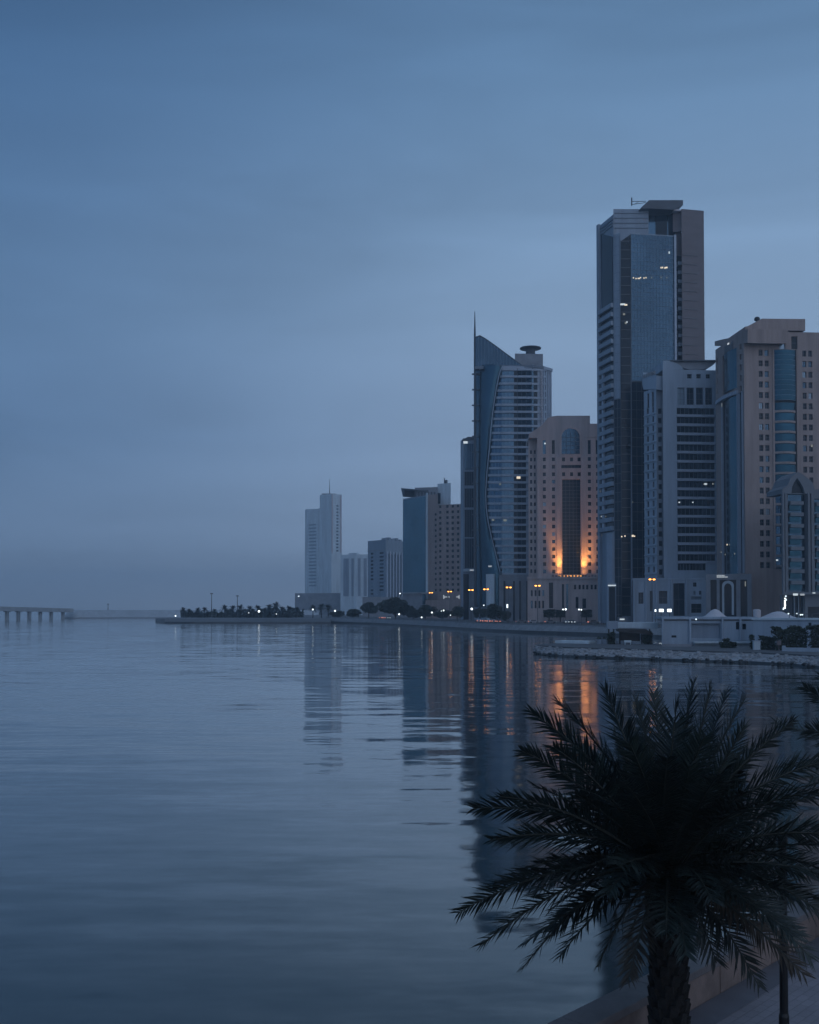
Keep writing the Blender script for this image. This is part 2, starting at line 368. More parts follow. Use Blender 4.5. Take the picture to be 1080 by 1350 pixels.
# ================================================================== blue glass block with beige wing
def b_glass_block():
    c = plan(562, 650); T = empty('office_block', (c.x, c.y, Z0), 'office block with blank blue glass side and beige wing of small square windows', 'building')
    pL = [plan(531.5, 672), plan(562, 650)]; zt = zat(655, 660)
    mb = MB(); fs = block(mb, pL, Z0, zt, 25); mb.build('core_wall', M['greyblue'], T)
    curtain(fs[0], .3, fs[0].L - .3, Z0 + 9, zt - .8, 6, 30, .25, .04, .05, .05, 3).build('curtain_wall', [M['glass_office'], M['glass_office']], T)
    f = fs[0]; m = MB(); slab(m, f, [(529.5, 643.5), (548, 645), (548, 646.5), (534, 646.5), (534, 655), (532, 655)], -14, .5); m.build('roof_canopy', M['darkgrey'], T)
    f2 = Face(plan(562, 650), plan(577.5, 646)); mb = MB()
    h = grid(f2, [(574.5, 2.6)], 678, 778, 15, .45)
    block(mb, [plan(562, 650), plan(577.5, 646)], Z0, zat(652, 648), 24, {0: h}, .4)
    f3 = Face(plan(577.5, 643), plan(608.5, 637)); h3 = grid(f3, [(580.5, 3.2), (590, 3.4), (597, 3.4), (604, 3.4)], 668, 778, 16, .5)
    block(mb, [plan(577.5, 643), plan(608.5, 637)], Z0, zat(665, 640), 24, {0: h3}, .5)
    mb.build('wall', M['beige2'], T)
    windows(f2, h, T, 'glass_dark', .4, 1, 1); windows(f3, h3, T, 'glass_dark', .5, 1, 1)
    m = MB(); slab(m, f2, [(562, 650), (564.3, 650), (564.3, 790), (562, 790)], 0, .5); m.build('pilaster', M['pale'], T)
    f4 = Face(plan(577, 666), plan(594.5, 660)); m = MB(); block(m, [plan(577, 666), plan(594.5, 660)], Z0 + 20, zat(637, 662), 12)
    slab(m, f4, [(577, 650), (581, 650), (581, 664), (577, 664)], -.2, .2, 1); m.build('lift_core', [M['pale'], M['glass_navy']], T)
    m = MB(); block(m, [plan(547, 668), plan(577, 664)], zt, zat(642, 664), 10); m.build('roof_plant_room', M['grey'], T)
    m = MB()
    for k in range(7): a = plan(548 + k * 4.2, 661); m.box(a.x - .5, a.x + .5, a.y - 1.2, a.y, zt, zt + 3.2)
    m.build('roof_louvre', M['darkgrey'], T, origin=None)
    q = at(586, 640, 665); m = MB(); zc = zat(637, 662); m.tube([(q.x, q.y, zc), (q.x, q.y, zat(630, 665))], .3, 6); m.lathe((q.x + 1.2, q.y, zc), [(.9, 0), (.9, 2.2), (.2, 2.6)], 8); m.build('antenna', M['darkgrey'], T)
    m = MB(); block(m, [plan(531, 640), plan(557, 632)], Z0, zat(783, 636), 16); fbox(m, Face(plan(531, 640), plan(557, 632)), -.5, 14, zat(783, 636), zat(783, 636) + .9, -14, 1.2); m.build('podium', M['grey'], T)
    m = MB(); block(m, [plan(561, 634), plan(612, 628)], Z0, zat(791, 630), 6); m.build('entrance_block', M['beige2'], T)
    f5 = Face(plan(561, 633.6), plan(612, 627.6))
    for px, w, h_ in ((585.3, .7, 2.4), (586.8, .9, 1.0), (589, .8, .7), (592.3, .5, 1.1), (605.6, .6, 2.4), (604.6, .6, 1.2), (602.8, 1.0, .6)):
        a, z = f5.px(px, 787); m = MB(); fbox(m, f5, a - w / 2, a + w / 2, z - h_ / 2, z + h_ / 2, .3, .5); m.build('lit_sign', M['sign'], T)
b_glass_block()

# ================================================================== dark glass slab behind the sail tower
def b_dark_slab():
    c = plan(617, 562); T = empty('glass_slab_tower', (c.x, c.y, Z0), 'narrow dark glass slab squeezed behind the left edge of the curved sail tower', 'tower')
    p = [plan(607.5, 572), plan(611, 562), plan(632, 562)]; zt = zat(579, 565); mb = MB()
    fs = block(mb, p, Z0, zt, 24); mb.build('wall', M['greyblue'], T); f = fs[1]
    for a, b in ((585, 619), (622, 640), (644, 669), (672, 708), (710, 749)):
        m = MB(); a0, a1 = f.s(612.8, 690), f.s(624.5, 690); fbox(m, f, a0, a1, zat(b, 562), zat(a, 562), -.3, .2)
        for k in range(1, 4): aa = a0 + (a1 - a0) * k / 4; fbox(m, f, aa - .08, aa + .08, zat(b, 562), zat(a, 562), .2, .32, 1)
        m.build('glass_bay', [M['glass_dark' if a > 620 else 'glass_navy'], M['mullion']], T)
    m = MB(); fbox(m, f, f.s(625, 690), f.s(627.8, 690), Z0, zt, 0, .9); m.build('pilaster', M['band'], T)
    m = MB(); slab(m, f, [(617, 576), (632, 576), (632, 579.5), (609.5, 582), (609.5, 580)], -14, .3); m.build('roof_canopy', M['darkgrey'], T)
    lit_panes(f, [(613.8, 583.4, 2.3, 1.3, 'coolwin')], T, .6, 'roof_lamp')
    m = MB(); fbox(m, f, f.s(611, 780), f.s(618, 780), Z0, zat(757, 562), 0, .5); m.build('glass_lobby', M['glass_dark'], T)
    m = MB(); fbox(m, f, f.s(611, 780), f.s(629, 780), zat(753.5, 562), zat(750.5, 562), 0, 1.6); m.build('entrance_canopy', M['pale'], T)
    m = MB(); fbox(m, f, f.s(619.3, 750), f.s(625.5, 750), zat(752.6, 562), zat(751, 562), 1.62, 1.7); m.build('lit_sign', M['sign'], T)
    m = MB(); fbox(m, f, f.s(619.5, 780), f.s(628, 780), Z0, zat(754, 562), 0, 1.2); m.build('entrance_pier', M['grey'], T)
b_dark_slab()

# ================================================================== curved sail tower
def b_sail():
    c = plan(660, 520); T = empty('sail_tower', (c.x, c.y, Z0), 'curved tower with sail shaped glass crown, tall thin spire and white floor bands', 'tower')
    PR = 640
    pts = [plan(625.5, 530, PR), plan(642, 521, PR), plan(662, 518, PR), plan(682, 517.5, PR), plan(701, 518.5, PR), plan(716, 521.5, PR), plan(728, 528, PR)]
    mb = MB(); zt = zat(484, 520); fs = block(mb, pts, Z0, zt, 26); mb.build('wall', M['band'], T)
    # dividing curve between the plain glass and the banded floors: (px, py)
    curve = [(662.5, 484), (656.5, 510), (652.5, 535), (649, 565), (646.5, 597), (643.5, 625), (642, 650), (642.6, 670), (645.2, 688), (649, 706), (653.5, 724), (657.5, 740), (661.5, 757)]
    def cx(py):
        for (x0, y0), (x1, y1) in zip(curve, curve[1:]):
            if y0 <= py <= y1: return x0 + (x1 - x0) * (py - y0) / (y1 - y0)
        return curve[0][0] if py < 484 else curve[-1][0]
    def P(px, py, d):
        for f in fs:
            a, z = f.px(px, py)
            if -1e-3 <= a <= f.L + 1e-3: return f.pt(a, z, d)
        f = fs[0] if px < 650 else fs[-1]; a, z = f.px(px, py); return f.pt(a, z, d)
    # floors: dark glazing + pale bands, each floor built round the facets
    nfl = 29; py0, py1 = 487.5, 757.0
    for k in range(nfl + 1):
        py = py0 + (py1 - py0) * k / nfl; x0 = cx(py) - .3; x1 = 697.5 if py > 575 else 719.5
        xs = [x0] + [x for x in (662, 682, 701, 716) if x0 < x < x1] + [x1]
        mb = MB(); hh = .55
        for a, b in zip(xs, xs[1:]):
            A, B = P(a, py, 0), P(b, py, 0); o = Vector((B.y - A.y, A.x - B.x, 0)).normalized() * (1.05 if b <= 702 else .45)
            v = []
            for z in (-hh, hh):
                v += [A + Vector((0, 0, z)) + o, B + Vector((0, 0, z)) + o, B + Vector((0, 0, z)) - o * .3, A + Vector((0, 0, z)) - o * .3]
            mb.hexa(v)
        mb.build('floor_band', M['band'], T)
        if k == nfl: break
        pyn = py + (py1 - py0) / nfl; mb = MB()
        for a, b, mi in ((None, 677.5, 0), (677.5, 693.5, 1), (693.5, 703, 0), (703.5, 708.5, 1)):
            if py > 575 and a and a > 690: continue
            if py > 575 and a: b = min(b, 697)
            a_ = a or cx((py + pyn) / 2)
            cuts = [a_] + [x for x in (662, 682, 701) if a_ < x < b] + [b]
            for q, w in zip(cuts, cuts[1:]):
                n = max(1, int((w - q) / 4))
                for i in range(n):
                    l, r_ = q + (w - q) * i / n, q + (w - q) * (i + 1) / n; t = rng.uniform(.15, .25)
                    mb.quad(P(l, pyn, t), P(r_, pyn, t), P(r_, py, t - .02), P(l, py, t - .02), mi)
                    A = P(l, pyn, .2); B = P(l, py, .2); mb.hexa([A + Vector((x, y, 0)) for x, y in ((-.06, -.14), (.06, -.14), (.06, .1), (-.06, .1))] + [B + Vector((x, y, 0)) for x, y in ((-.06, -.14), (.06, -.14), (.06, .1), (-.06, .1))], 2)
        mb.build('floor_glazing', [M['glass_navy'], M['glass_dark'], M['mullion']], T, fix=False)
    # plain glass lens on the left
    mb = MB(); rows = [484 + (800 - 484) * i / 34 for i in range(35)]; G = []
    for py in rows:
        xr = cx(py) if py <= 757 else 661.5; row = []
        for j in range(9):
            t = j / 8; x = 626 + (xr - 626) * t
            p = P(626, py, 0).lerp(P(xr, py, 0), t); p.y -= 1.3 + 4.4 * math.sin(math.pi * t); row.append(p)
        G.append(row)
    for i in range(34):
        for j in range(8):
            t = [Vector((0, rng.uniform(-.02, .02), 0)) for _ in range(4)]
            mb.quad(G[i + 1][j] + t[0], G[i + 1][j + 1] + t[1], G[i][j + 1] + t[2], G[i][j] + t[3])
    for row in G[::1]:
        for j in range(8): mb.tube([row[j] + Vector((0, -.03, 0)), row[j + 1] + Vector((0, -.03, 0))], .05, 4, 1, False)
    for i in range(34):      # closing edge back to the tower
        for j in (0, 8):
            A, B = G[i][j], G[i + 1][j]; mb.quad(A, B, B + Vector((0, 3, 0)), A + Vector((0, 3, 0)), 1)
    mb.build('glass_lens', [M['glass_lens'], M['glass_lens']], T, fix=False)
    mb = MB(); mb.tube([P(cx(py), py, 2.1) for py in [484 + 273 * i / 40 for i in range(41)]], .27, 6); mb.build('curved_fin', M['band'], T, smooth=True)
    # glass crown
    f = Face(plan(626, 523, PR), plan(692, 519, PR)); m = MB()
    out = [(627, 487), (627.2, 444), (633, 442), (640, 446), (648, 451.5), (657, 458), (667, 465.5), (678, 473.5), (690, 482.5), (691, 486)]
    slab(m, f, out, -7, 0)
    for k in range(1, 15):
        x = 627 + 62 * k / 15
        top = next(y0 + (y1 - y0) * (x - x0) / (x1 - x0) for (x0, y0), (x1, y1) in zip(out[1:], out[2:]) if x0 <= x <= x1)
        slab(m, f, [(x - .22, top + .3), (x + .22, top + .3), (x + .22, 483.5), (x - .22, 483.5)], .003, .35, 1)
    m.build('glass_crown', [M['glass_blue'], M['mullion']], T)
    m = MB()
    for a, b in zip(out[1:-2], out[2:-1]): slab(m, f, [a, b, (b[0], b[1] + 1.1), (a[0], a[1] + 1.1)], -7.2, .5)
    m.build('crown_rim', M['darkgrey'], T)
    m = MB(); slab(m, f, [(626, 483.5), (662, 482), (703, 482), (703, 486), (626, 487)], -2, 1.0)
    for k in (4, 5): fbox(m, fs[k], 0, fs[k].L, zat(486, 521), zat(482.3, 521), -2, .6); m.build('roof_cornice', M['band'], T)
    # spire with brackets
    s = at(626, 640, 526); m = MB(); zs = [zat(y, 526) for y in (800, 640, 443, 412)]
    sp = [(at(626.2, 640, 526).x, s.y - 1.5, z) for z in zs]; m.tube(sp, [.75, .7, .55, .18], 8); spo = m.build('spire', M['darkgrey'], T)
    for k in range(12):
        z = zat(494 + 20.5 * k, 526); m = MB(); m.box(s.x - 1.4, s.x + 2.6, s.y - 1.9, s.y - .6, z - .3, z + .3); m.build('spire_bracket', M['darkgrey'], spo, origin=(s.x, s.y, z))
    # right hand ribbed shaft with pale perforated strip
    f6 = fs[5]; m = MB()
    for k in range(4): fbox(m, f6, f6.L * (.05 + k * .25), f6.L * (.16 + k * .25), Z0 + 20, zt - .5, 0, .35)
    m.build('rib', M['band'], T)
    f5 = fs[4]; m = MB()
    for k in range(40):
        z = zat(489 + 2.2 * k, 521); fbox(m, f5, f5.L - 1.7, f5.L - .5, z - .22, z + .22, .1, .75)
    m.build('perforated_strip', M['tent'], T)
    # rooftop plant room and landing disc
    m = MB(); block(m, [plan(679, 530, 480), plan(716, 531, 480)], zt, zat(466, 530), 12); m.build('roof_plant_room', M['grey'], T)
    q = at(699.5, 460, 536); m = MB(); m.lathe((q.x, q.y, 0), [(2.5, zat(467, 536)), (2.5, zat(463.5, 536)), (2.7, zat(461.2, 536)), (5.6, zat(459.9, 536)), (5.6, zat(458.8, 536))], 24); m.build('landing_disc', M['darkgrey'], T)
    # podium
    f = Face(plan(658, 514), plan(702, 512)); m = MB(); block(m, [plan(658, 514), plan(702, 512)], Z0, zat(757.5, 513), 4)
    for x in (664, 676.5, 684.5, 694): fbox(m, f, f.s(x, 780), f.s(x + 2.4, 780), Z0, zat(766, 513), .003, .4, 1)
    m.build('podium', [M['grey'], M['glass_dark']], T)
    m = MB(); fl = Face(plan(641, 516), plan(652, 515)); fbox(m, fl, 0, fl.L, Z0, zat(757, 516), -2, .4); m.build('entrance_pier', M['pale'], T)
    lit_panes(fs[2], [(683.7, 629.5, 1.9, 1.4, 'litwin'), (659.5, 638, .7, 1.2, 'faintwin'), (666, 686, 1.6, 1.0, 'faintwin'), (650, 685.6, 1.2, .8, 'faintwin')], T, .5)
    a = P(645.5, 747, 0); m = MB(); m.box(a.x - .9, a.x + .9, a.y - 3.6, a.y - 3.4, a.z - .35, a.z + .35); m.build('lit_sign', M['sign'], T)
b_sail()

# ================================================================== beige hotel with arched window and gold uplights
def b_hotel():
    c = plan(745, 475); T = empty('hotel', (c.x, c.y, Z0), 'beige hotel with rounded shoulder, arched top window and gold light washing its base', 'hotel')
    Y = 475; PR = 680
    pl = plan(708.5, Y, PR); pr = plan(795, Y - 2, PR); f = Face(pl, pr)
    zs = zat(577, Y); zb = Z0
    cols = [(718, 4.0), (730, 4.0), (777.5, 4.0), (788, 3.6)]
    h = grid(f, cols, 605.5, 753.5, 16, .5, pyref=PR)
    def hole(x0, x1, y0, y1): a0, z1 = f.px(x0, y0); a1, z0 = f.px(x1, y1); return (f.px(x0, PR)[0], f.px(x1, PR)[0], z0, z1)
    tall = [hole(x - 2, x + 2, 580, 598.5) for x in (718, 730, 777.5, 788)]
    tri = [hole(x - 2.1, x + 2.1, y - 2.6, y + 2.6) for y in (605.5, 625) for x in (743.5, 754, 764)]
    slit = [hole(740, 767.5, 613, 617)]
    big = [hole(741.5, 765.5, 632, 757.5)]
    mb = MB(); block(mb, [pl, pr], zb, zs, 26, {0: h + tall + tri + slit + big}, .6)
    # rounded shoulder and raised centre
    out = [(708.5, 577.3), (697.5, 577.3), (697.8, 572), (702, 569), (709, 564.5), (715, 560), (719, 555), (722, 551.5), (727, 549), (734, 548), (778, 548), (778, 558.5), (793, 558.5), (793, 577.3)]
    slab(mb, f, out[1:], -24, 0.0)
    # set back left shoulder strip
    fl = Face(plan(697, Y + 6, PR), plan(708.5, Y + 6, PR))
    mb2 = grid(fl, [(700.5, 2.8), (705.5, 2.2)], 596, 753, 17, .5, pyref=PR)
    block(mb, [plan(697, Y + 6, PR), plan(709.2, Y + 6, PR)], zb, zs - .02, 18, {0: mb2}, .5)
    mb.build('wall', M['beige'], T)
    lw = {5: 'glass_dark'}
    windows(f, h, T, 'glass_dark', .6, 2, 2); windows(f, tall, T, 'glass_dark', .6, 1, 3, 'tall_window'); windows(f, tri, T, 'glass_dark', .6, 1, 1, 'small_window')
    windows(f, slit, T, 'glass_dark', .6, 6, 1, 'slit_window'); windows(fl, mb2, T, 'glass_dark', .5, 1, 1, 'side_window')
    a0, a1, z0, z1 = big[0]
    curtain(f, a0, a1, z0, z1, 5, 26, -.5, .02, .06, .1, 9).build('atrium_glazing', [M['glass_dark'], M['frame']], T)
    # arched window (in a stone surround that stands proud)
    m = MB(); L, Rr = f.px(740.5, 590)[0], f.px(764.5, 590)[0]; mid = (L + Rr) / 2; rad = (Rr - L) / 2; zb_, zsp = f.px(752, 598.5)[1], f.px(752, 577)[1]
    def arch(L, Rr, zb_, zsp, rise, n=14):
        mid = (L + Rr) / 2; rad = (Rr - L) / 2
        return [(L, zb_), (Rr, zb_)] + [(mid + rad * math.cos(math.pi * k / n), zsp + rise * math.sin(math.pi * k / n)) for k in range(n + 1)]
    def aslab(m, pts, d0, d1, mi=0):
        n = len(pts); v = [f.pt(a, z, d1) for a, z in pts] + [f.pt(a, z, d0) for a, z in pts]
        m.add(v, [tuple(range(n)), tuple(range(2 * n - 1, n - 1, -1))] + [(i, (i + 1) % n, n + (i + 1) % n, n + i) for i in range(n)], mi)
    ri = zat(565, Y) - zsp
    aslab(m, arch(L, Rr, zb_, zsp, ri), -.3, .12, 0)
    for k in range(1, 4): a = L + (Rr - L) * k / 4; fbox(m, f, a - .1, a + .1, zb_, zsp + ri * .65, .12, .25, 1)
    for k in range(1, 5): z = zb_ + (zsp - zb_) * k / 4; fbox(m, f, L, Rr, z - .1, z + .1, .123, .22, 1)
    aw = m.build('arched_window', [M['glass_blue'], M['frame']], T)
    m = MB(); P1 = arch(L, Rr, zb_, zsp, ri, 20)[2:]; P2 = arch(L - .9, Rr + .9, zb_, zsp, ri + .9, 20)[2:]
    P1 = [(Rr, zb_)] + P1 + [(L, zb_)]; P2 = [(Rr + .9, zb_)] + P2 + [(L - .9, zb_)]
    for i in range(len(P1) - 1):
        q = [P1[i], P1[i + 1], P2[i + 1], P2[i]]
        m.hexa([f.pt(a, z, 0) for a, z in q] + [f.pt(a, z, .4) for a, z in q])
    m.build('frame', M['beige'], aw, origin=None)
    # fluted piers either side of the atrium, catching the uplights
    for x0, x1 in ((733.5, 740.3), (766.5, 773.2)):
        m = MB(); fbox(m, f, f.s(x0, PR), f.s(x1, PR), zat(758, Y), zat(604, Y), 0, .7); m.build('pier', M['beige'], T)
    # ledge with parapet of warm lamps
    m = MB(); fbox(m, f, f.s(724, 760), f.s(792, 760), zat(764, Y), zat(761, Y), 0, 4.5); lo = m.build('ledge', M['beige'], T)
    m = MB()
    for k in range(15):
        a = f.s(727 + 4.3 * k, 760); fbox(m, f, a, a + .9, zat(761, Y), zat(758.2 + (k * 7 % 3) * .6, Y), 3.6, 4.1)
    m.build('balustrade', M['brown'], lo, origin=None)
    for k in range(7):
        a = f.s(736 + 4.6 * k, 760); m = MB(); z = zat(760.4, Y); fbox(m, f, a, a + 1.1, z, z + .5, 2.2, 2.8); m.build('floodlight', M['ledge'], lo, origin=f.pt(a, z, 2.5))
    def spot(px, e, out_, aim, size):
        a = f.s(px, 760); p = f.pt(a, zat(761.0, Y) + .4, out_); L_ = bpy.data.lights.new('uplight', 'SPOT'); L_.energy = UPL * e; L_.color = (1.0, .40, .085); L_.spot_size = R(size); L_.spot_blend = 1.0; L_.shadow_soft_size = .25
        lo_ = bpy.data.objects.new('uplight', L_); C.objects.link(lo_); lo_.location = p; lo_.rotation_euler = (f.n * -aim + Vector((0, 0, 1))).to_track_quat('-Z', 'Y').to_euler()
    for px, e in ((729, .25), (735, .8), (738.5, .8), (768, .8), (772, .8), (780, .4), (788, .2)): spot(px, e * .24, 3.6, .55, 100)
    for px, e in ((735.5, 1), (738.5, 1), (768, 1), (771.5, 1), (780, .5)): spot(px, e * 3.6, 3.4, .22, 46)
    # podium
    Yp = Y - 10; fp = Face(plan(695.5, Yp), plan(803, Yp - 2)); zp = zat(763.5, Yp)
    ph = []
    def ph_(x0, x1, y0, y1): z0, z1 = fp.px(750, y1)[1], fp.px(750, y0)[1]; ph.append((fp.s(x0, 785), fp.s(x1, 785), z0, z1))
    ph_(724, 729.5, 768, 802)
    for x in (741, 746.5): ph_(x, x + 3, 770, 802)
    for x in (757, 763, 768, 773, 779, 784): ph_(x, x + 3, 771, 777)
    ph_(759, 763, 787, 802); ph_(768, 773, 789, 802)
    for x in (700, 705, 710, 715): ph_(x, x + 2.6, 778, 786); ph_(x, x + 2.6, 792, 802)
    mb = MB(); block(mb, [fp.A, fp.B], Z0, zp, 9.8, {0: ph}, .7); mb.build('podium', M['beige'], T)
    windows(fp, ph, T, 'glass_dark', .7, 1, 2, 'podium_window')
    m = MB(); fbox(m, fp, -.3, fp.L + .3, zp, zp + 1.0, -.5, .5); m.build('podium_cornice', M['beige'], T)
    lit_panes(f, [(718.8, 584.5, .7, .7, 'coolwin')], T, -.3)
b_hotel()
# ================================================================== tallest tower
def b_tall():
    PR = 420; YF = 411
    c = plan(860, YF); T = empty('tallest_tower', (c.x, c.y, Z0), 'tallest tower, blue glass front with brown right wing and flat roof slab', 'tower')
    P = lambda px, Y: plan(px, Y, PR)
    # left wing: angled balcony face
    a, b = P(789.8, 426), P(809.5, 412.5); zt = zat(291.5, 420); mb = MB()
    fs = block(mb, [a, b], Z0, zt, 24); fw = fs[0]
    mb.build('wing_wall', M['greyblue'], T)
    m = MB(); fbox(m, fw, 0, 1.8, Z0, zt + .3, 0, 1.0); m.build('corner_pier', M['greyblue'], T)
    m = MB(); q = [(792.8, 308), (808, 312), (808.5, 397), (806, 401), (794, 409.5)]
    slab(m, fw, q, -.2, .25); m.build('dark_glazing', M['glass_dark'], T)
    for k in range(3):
        m = MB(); z = zat(297 + 4 * k, 420); fbox(m, fw, 2.2, fw.L - .4, z - .35, z + .35, 0, .4); m.build('louvre_band', M['mullion'], T)
    # balconies: slab + upstand, dark recess behind
    m = MB(); fbox(m, fw, 2.2, fw.L - .6, zat(702, 420), zat(405, 420), -.2, .25); m.build('balcony_glazing', M['glass_dark'], T)
    nb = 26
    for k in range(nb):
        z = zat(409 + 11.55 * k, 420); m = MB(); e = .25 + .2 * (k % 3)
        fbox(m, fw, 1.9, fw.L, z - 1.0, z + .75, .25, 1.35); m.build('balcony', M['greyblue'], T)
        if k > 7:
            m = MB(); fbox(m, fw, fw.L * .30, fw.L * .42, z + .75, z + 2.55, .25, 1.0); m.build('balcony_screen', M['band'], T)
    m = MB(); fbox(m, fw, fw.L * .62, fw.L, Z0, zat(704, 420), .25, 1.1); m.build('shaft_panel', M['band'], T)
    # main body
    p = [P(809.5, 412.8), P(818.5, YF), P(832, YF), P(891, YF + 3)]
    mb = MB(); zm = zat(307, YF); fs = block(mb, p, Z0, zm, 30); mb.build('wall', M['greyblue'], T)
    f0, f1, f2 = fs
    # light panel column, down to the glass base
    curtain(f0, .1, f0.L - .1, zat(525, YF), zat(312, YF), 1, 18, .35, .03, .06, .1, 11).build('panel_column', [M['greyblue'], M['mullion']], T)
    m = MB(); slab(m, f1, [(818.7, 318), (831.6, 309), (831.6, 812), (818.7, 812)], -.2, .22)
    for k in range(42): z = zat(318 + 11.7 * k, YF); fbox(m, f1, .1, f1.L - .1, z - .1, z + .1, .22, .34, 1)
    m.build('dark_glazing', [M['glass_dark'], M['frame']], T)
    curtain(f2, .05, f2.L - .2, zat(502, YF), zat(309, YF), 14, 33, .4, .05, .06, .1, 12).build('front_curtain_wall', [M['glass_blue'], M['mullion']], T)
    m = MB(); fbox(m, f2, f2.L - .9, f2.L, Z0 + 60, zm, .4, 1.1); m.build('edge_fin', M['band'], T)
    # dark glass lower half
    curtain(f0, .1, f0.L, Z0, zat(526, YF), 2, 24, .3, .015, .06, .08, 13).build('lower_side_glazing', [M['glass_dark'], M['frame']], T)
    curtain(f2, .05, f2.L, Z0, zat(503.5, YF), 9, 26, .2, .015, .06, .08, 14).build('lower_glazing', [M['glass_dark'], M['frame']], T)
    # crown: left block, recess, canopy
    fl = Face(P(809.5, 414), P(856, 414)); m = MB(); block(m, [P(809.5, 414), P(856, 414)], zm + .02, zat(275.5, 414), 18)
    for k in range(4): z = zat(281 + 6.5 * k, 414); fbox(m, fl, .5, fl.L - .3, z - .12, z + .12, 0, .3, 1)
    m.build('crown_block', [M['greyblue'], M['mullion']], T)
    m = MB(); block(m, [P(856, 419), P(892, 419)], zm + .02, zat(272, 419), 14); fr = Face(P(856, 419), P(892, 419))
    fbox(m, fr, fr.L * .72, fr.L * .97, zm + .1, zat(284, 419), -.1, .2, 1); fbox(m, fr, fr.L * .25, fr.L * .68, zm + .1, zat(283, 419), -.1, .15, 1); m.build('crown_recess', [M['glass_navy'], M['glass_dark']], T)
    m = MB(); fk = Face(P(845, 412), P(900, 414)); slab(m, fk, [(855, 265), (899.5, 265), (899.5, 271.5), (888, 277.5), (856, 276), (844, 276), (845, 274)], -26, 1.0); m.build('roof_slab', M['darkgrey'], T)
    m = MB(); z0 = zat(276, 420)
    g1, g2, g3 = at(852, 265.2, 420), at(833, 265.5, 420), at(833, 269.5, 420)
    m.tube([g1, g2], .14, 5); m.tube([at(852, 266.8, 420), g3], .14, 5); m.tube([at(833, 260.5, 420), at(833, 271, 420)], .28, 5); m.tube([at(843, 265.4, 420), at(838, 268.3, 420)], .1, 5); m.build('maintenance_crane', M['darkgrey'], T)
    m = MB(); fbox(m, fk, fk.L * .80, fk.L * .96, zat(277.5, 413), zat(275.6, 413), -1.5, .6); m.build('pale_roof_strip', M['tent'], T)  # pale strip under the right end of the roof slab
    # notched balcony strip between glass front and brown wing
    nA, nB = P(891.5, 417), P(900, 417.5); fn = Face(nA, nB); m = MB(); block(m, [nA, nB], Z0 + 40, zat(306, 417), 18); m.build('notch_wall', M['brown'], T)
    m = MB(); fbox(m, fn, .1, fn.L - .1, Z0 + 60, zat(337, 417), 0, .12); m.build('notch_glazing', M['glass_dark'], T)
    for k in range(13):
        z = zat(349 + 11.85 * k, 417); m = MB(); fbox(m, fn, 0, fn.L * .75, z - .7, z + .7, .12, 2.2); m.build('balcony', M['greyblue'], T)
    # brown wing
    wA, wB = P(899.5, 413), P(929, 415); m = MB(); fb = Face(wA, wB); zw = zat(276.5, 414); block(m, [wA, wB], Z0 + 20, zw, 22)
    m.build('brown_wing', M['brown'], T)
    for k in range(17):
        z = zat(337 + 11.85 * k, 414); m = MB(); fbox(m, fb, .3, fb.L * .68, z - .12, z + .12, 0, .2); m.build('shadow_gap', M['frame'], T)  # raised dark bars, the shade of gaps put into their colour
    m = MB(); block(m, [P(888, 416), P(899.5, 415)], zat(306, 416), zat(277.5, 416), 16); m.build('brown_wing_return', M['brown'], T)
    for px in (915, 925, 814):
        q = (fb if px > 900 else fl).pt(fb.px(px, 276)[0] if px > 900 else 1.5, 0, -6); m = MB(); zz = zw if px > 900 else zat(275.5, 414); m.tube([(q.x, q.y, zz - 1), (q.x, q.y, zz + 2.0)], .22, 5); m.build('roof_antenna', M['darkgrey'], T)
    # lit floors
    r = random.Random(4); sp = [(881.7, 333.5, .5, .9, 'coolwin')]
    for x in (871, 873, 876, 877.5, 878.8): sp.append((x, 354 + r.uniform(-1, 1), .5, .6, 'litwin'))
    for x in (834.6, 838, 840.8, 842.5, 844, 848.5, 851.2, 858.5, 871, 878.5): sp.append((x, 367 + r.uniform(-.9, .9), .45, .5, 'litwin' if x < 852 else 'faintwin'))
    lit_panes(f2, sp, T, .6)
    lit_panes(f1, [(821, 401.5, 2.0, .7, 'coolwin'), (825, 402.2, 1.2, .6, 'litwin'), (822.6, 414.5, .9, .8, 'faintwin'), (824.8, 426, .7, .9, 'faintwin'), (826.5, 425, .5, .6, 'coolwin')], T, .4)
    lit_panes(f2, [(834, 706.5, .8, .8, 'litwin'), (836.4, 707, .5, .5, 'litwin'), (833.5, 662, .4, .4, 'faintwin')], T, .35)
    lit_panes(f1, [(819.6, 707.5, .5, .5, 'litwin'), (824, 706.8, .5, .5, 'litwin')], T, .35)
    lit_panes(fw, [(796, 648, .5, .5, 'faintwin'), (797, 681, .4, .5, 'coolwin'), (803, 681, .8, .4, 'faintwin'), (793.5, 709, .3, .5, 'faintwin'), (798, 706, .4, .4, 'faintwin')], T, 1.45)
    # lobby pavilion with lit fascia
    fA, fB = plan(801.5, 400), plan(812.5, 399); m = MB(); block(m, [fA, fB], Z0, zat(769, 400), 8); fq = Face(fA, fB)
    fbox(m, fq, .5, fq.L - .4, Z0, zat(774, 400), .003, .3, 1); m.build('lobby', [M['greyblue'], M['glass_dark']], T)
    m = MB(); fbox(m, fq, .1, fq.L - .1, zat(772.6, 400), zat(771.2, 400), .1, .5); m.build('lit_fascia', M['coolwin'], T)
b_tall()

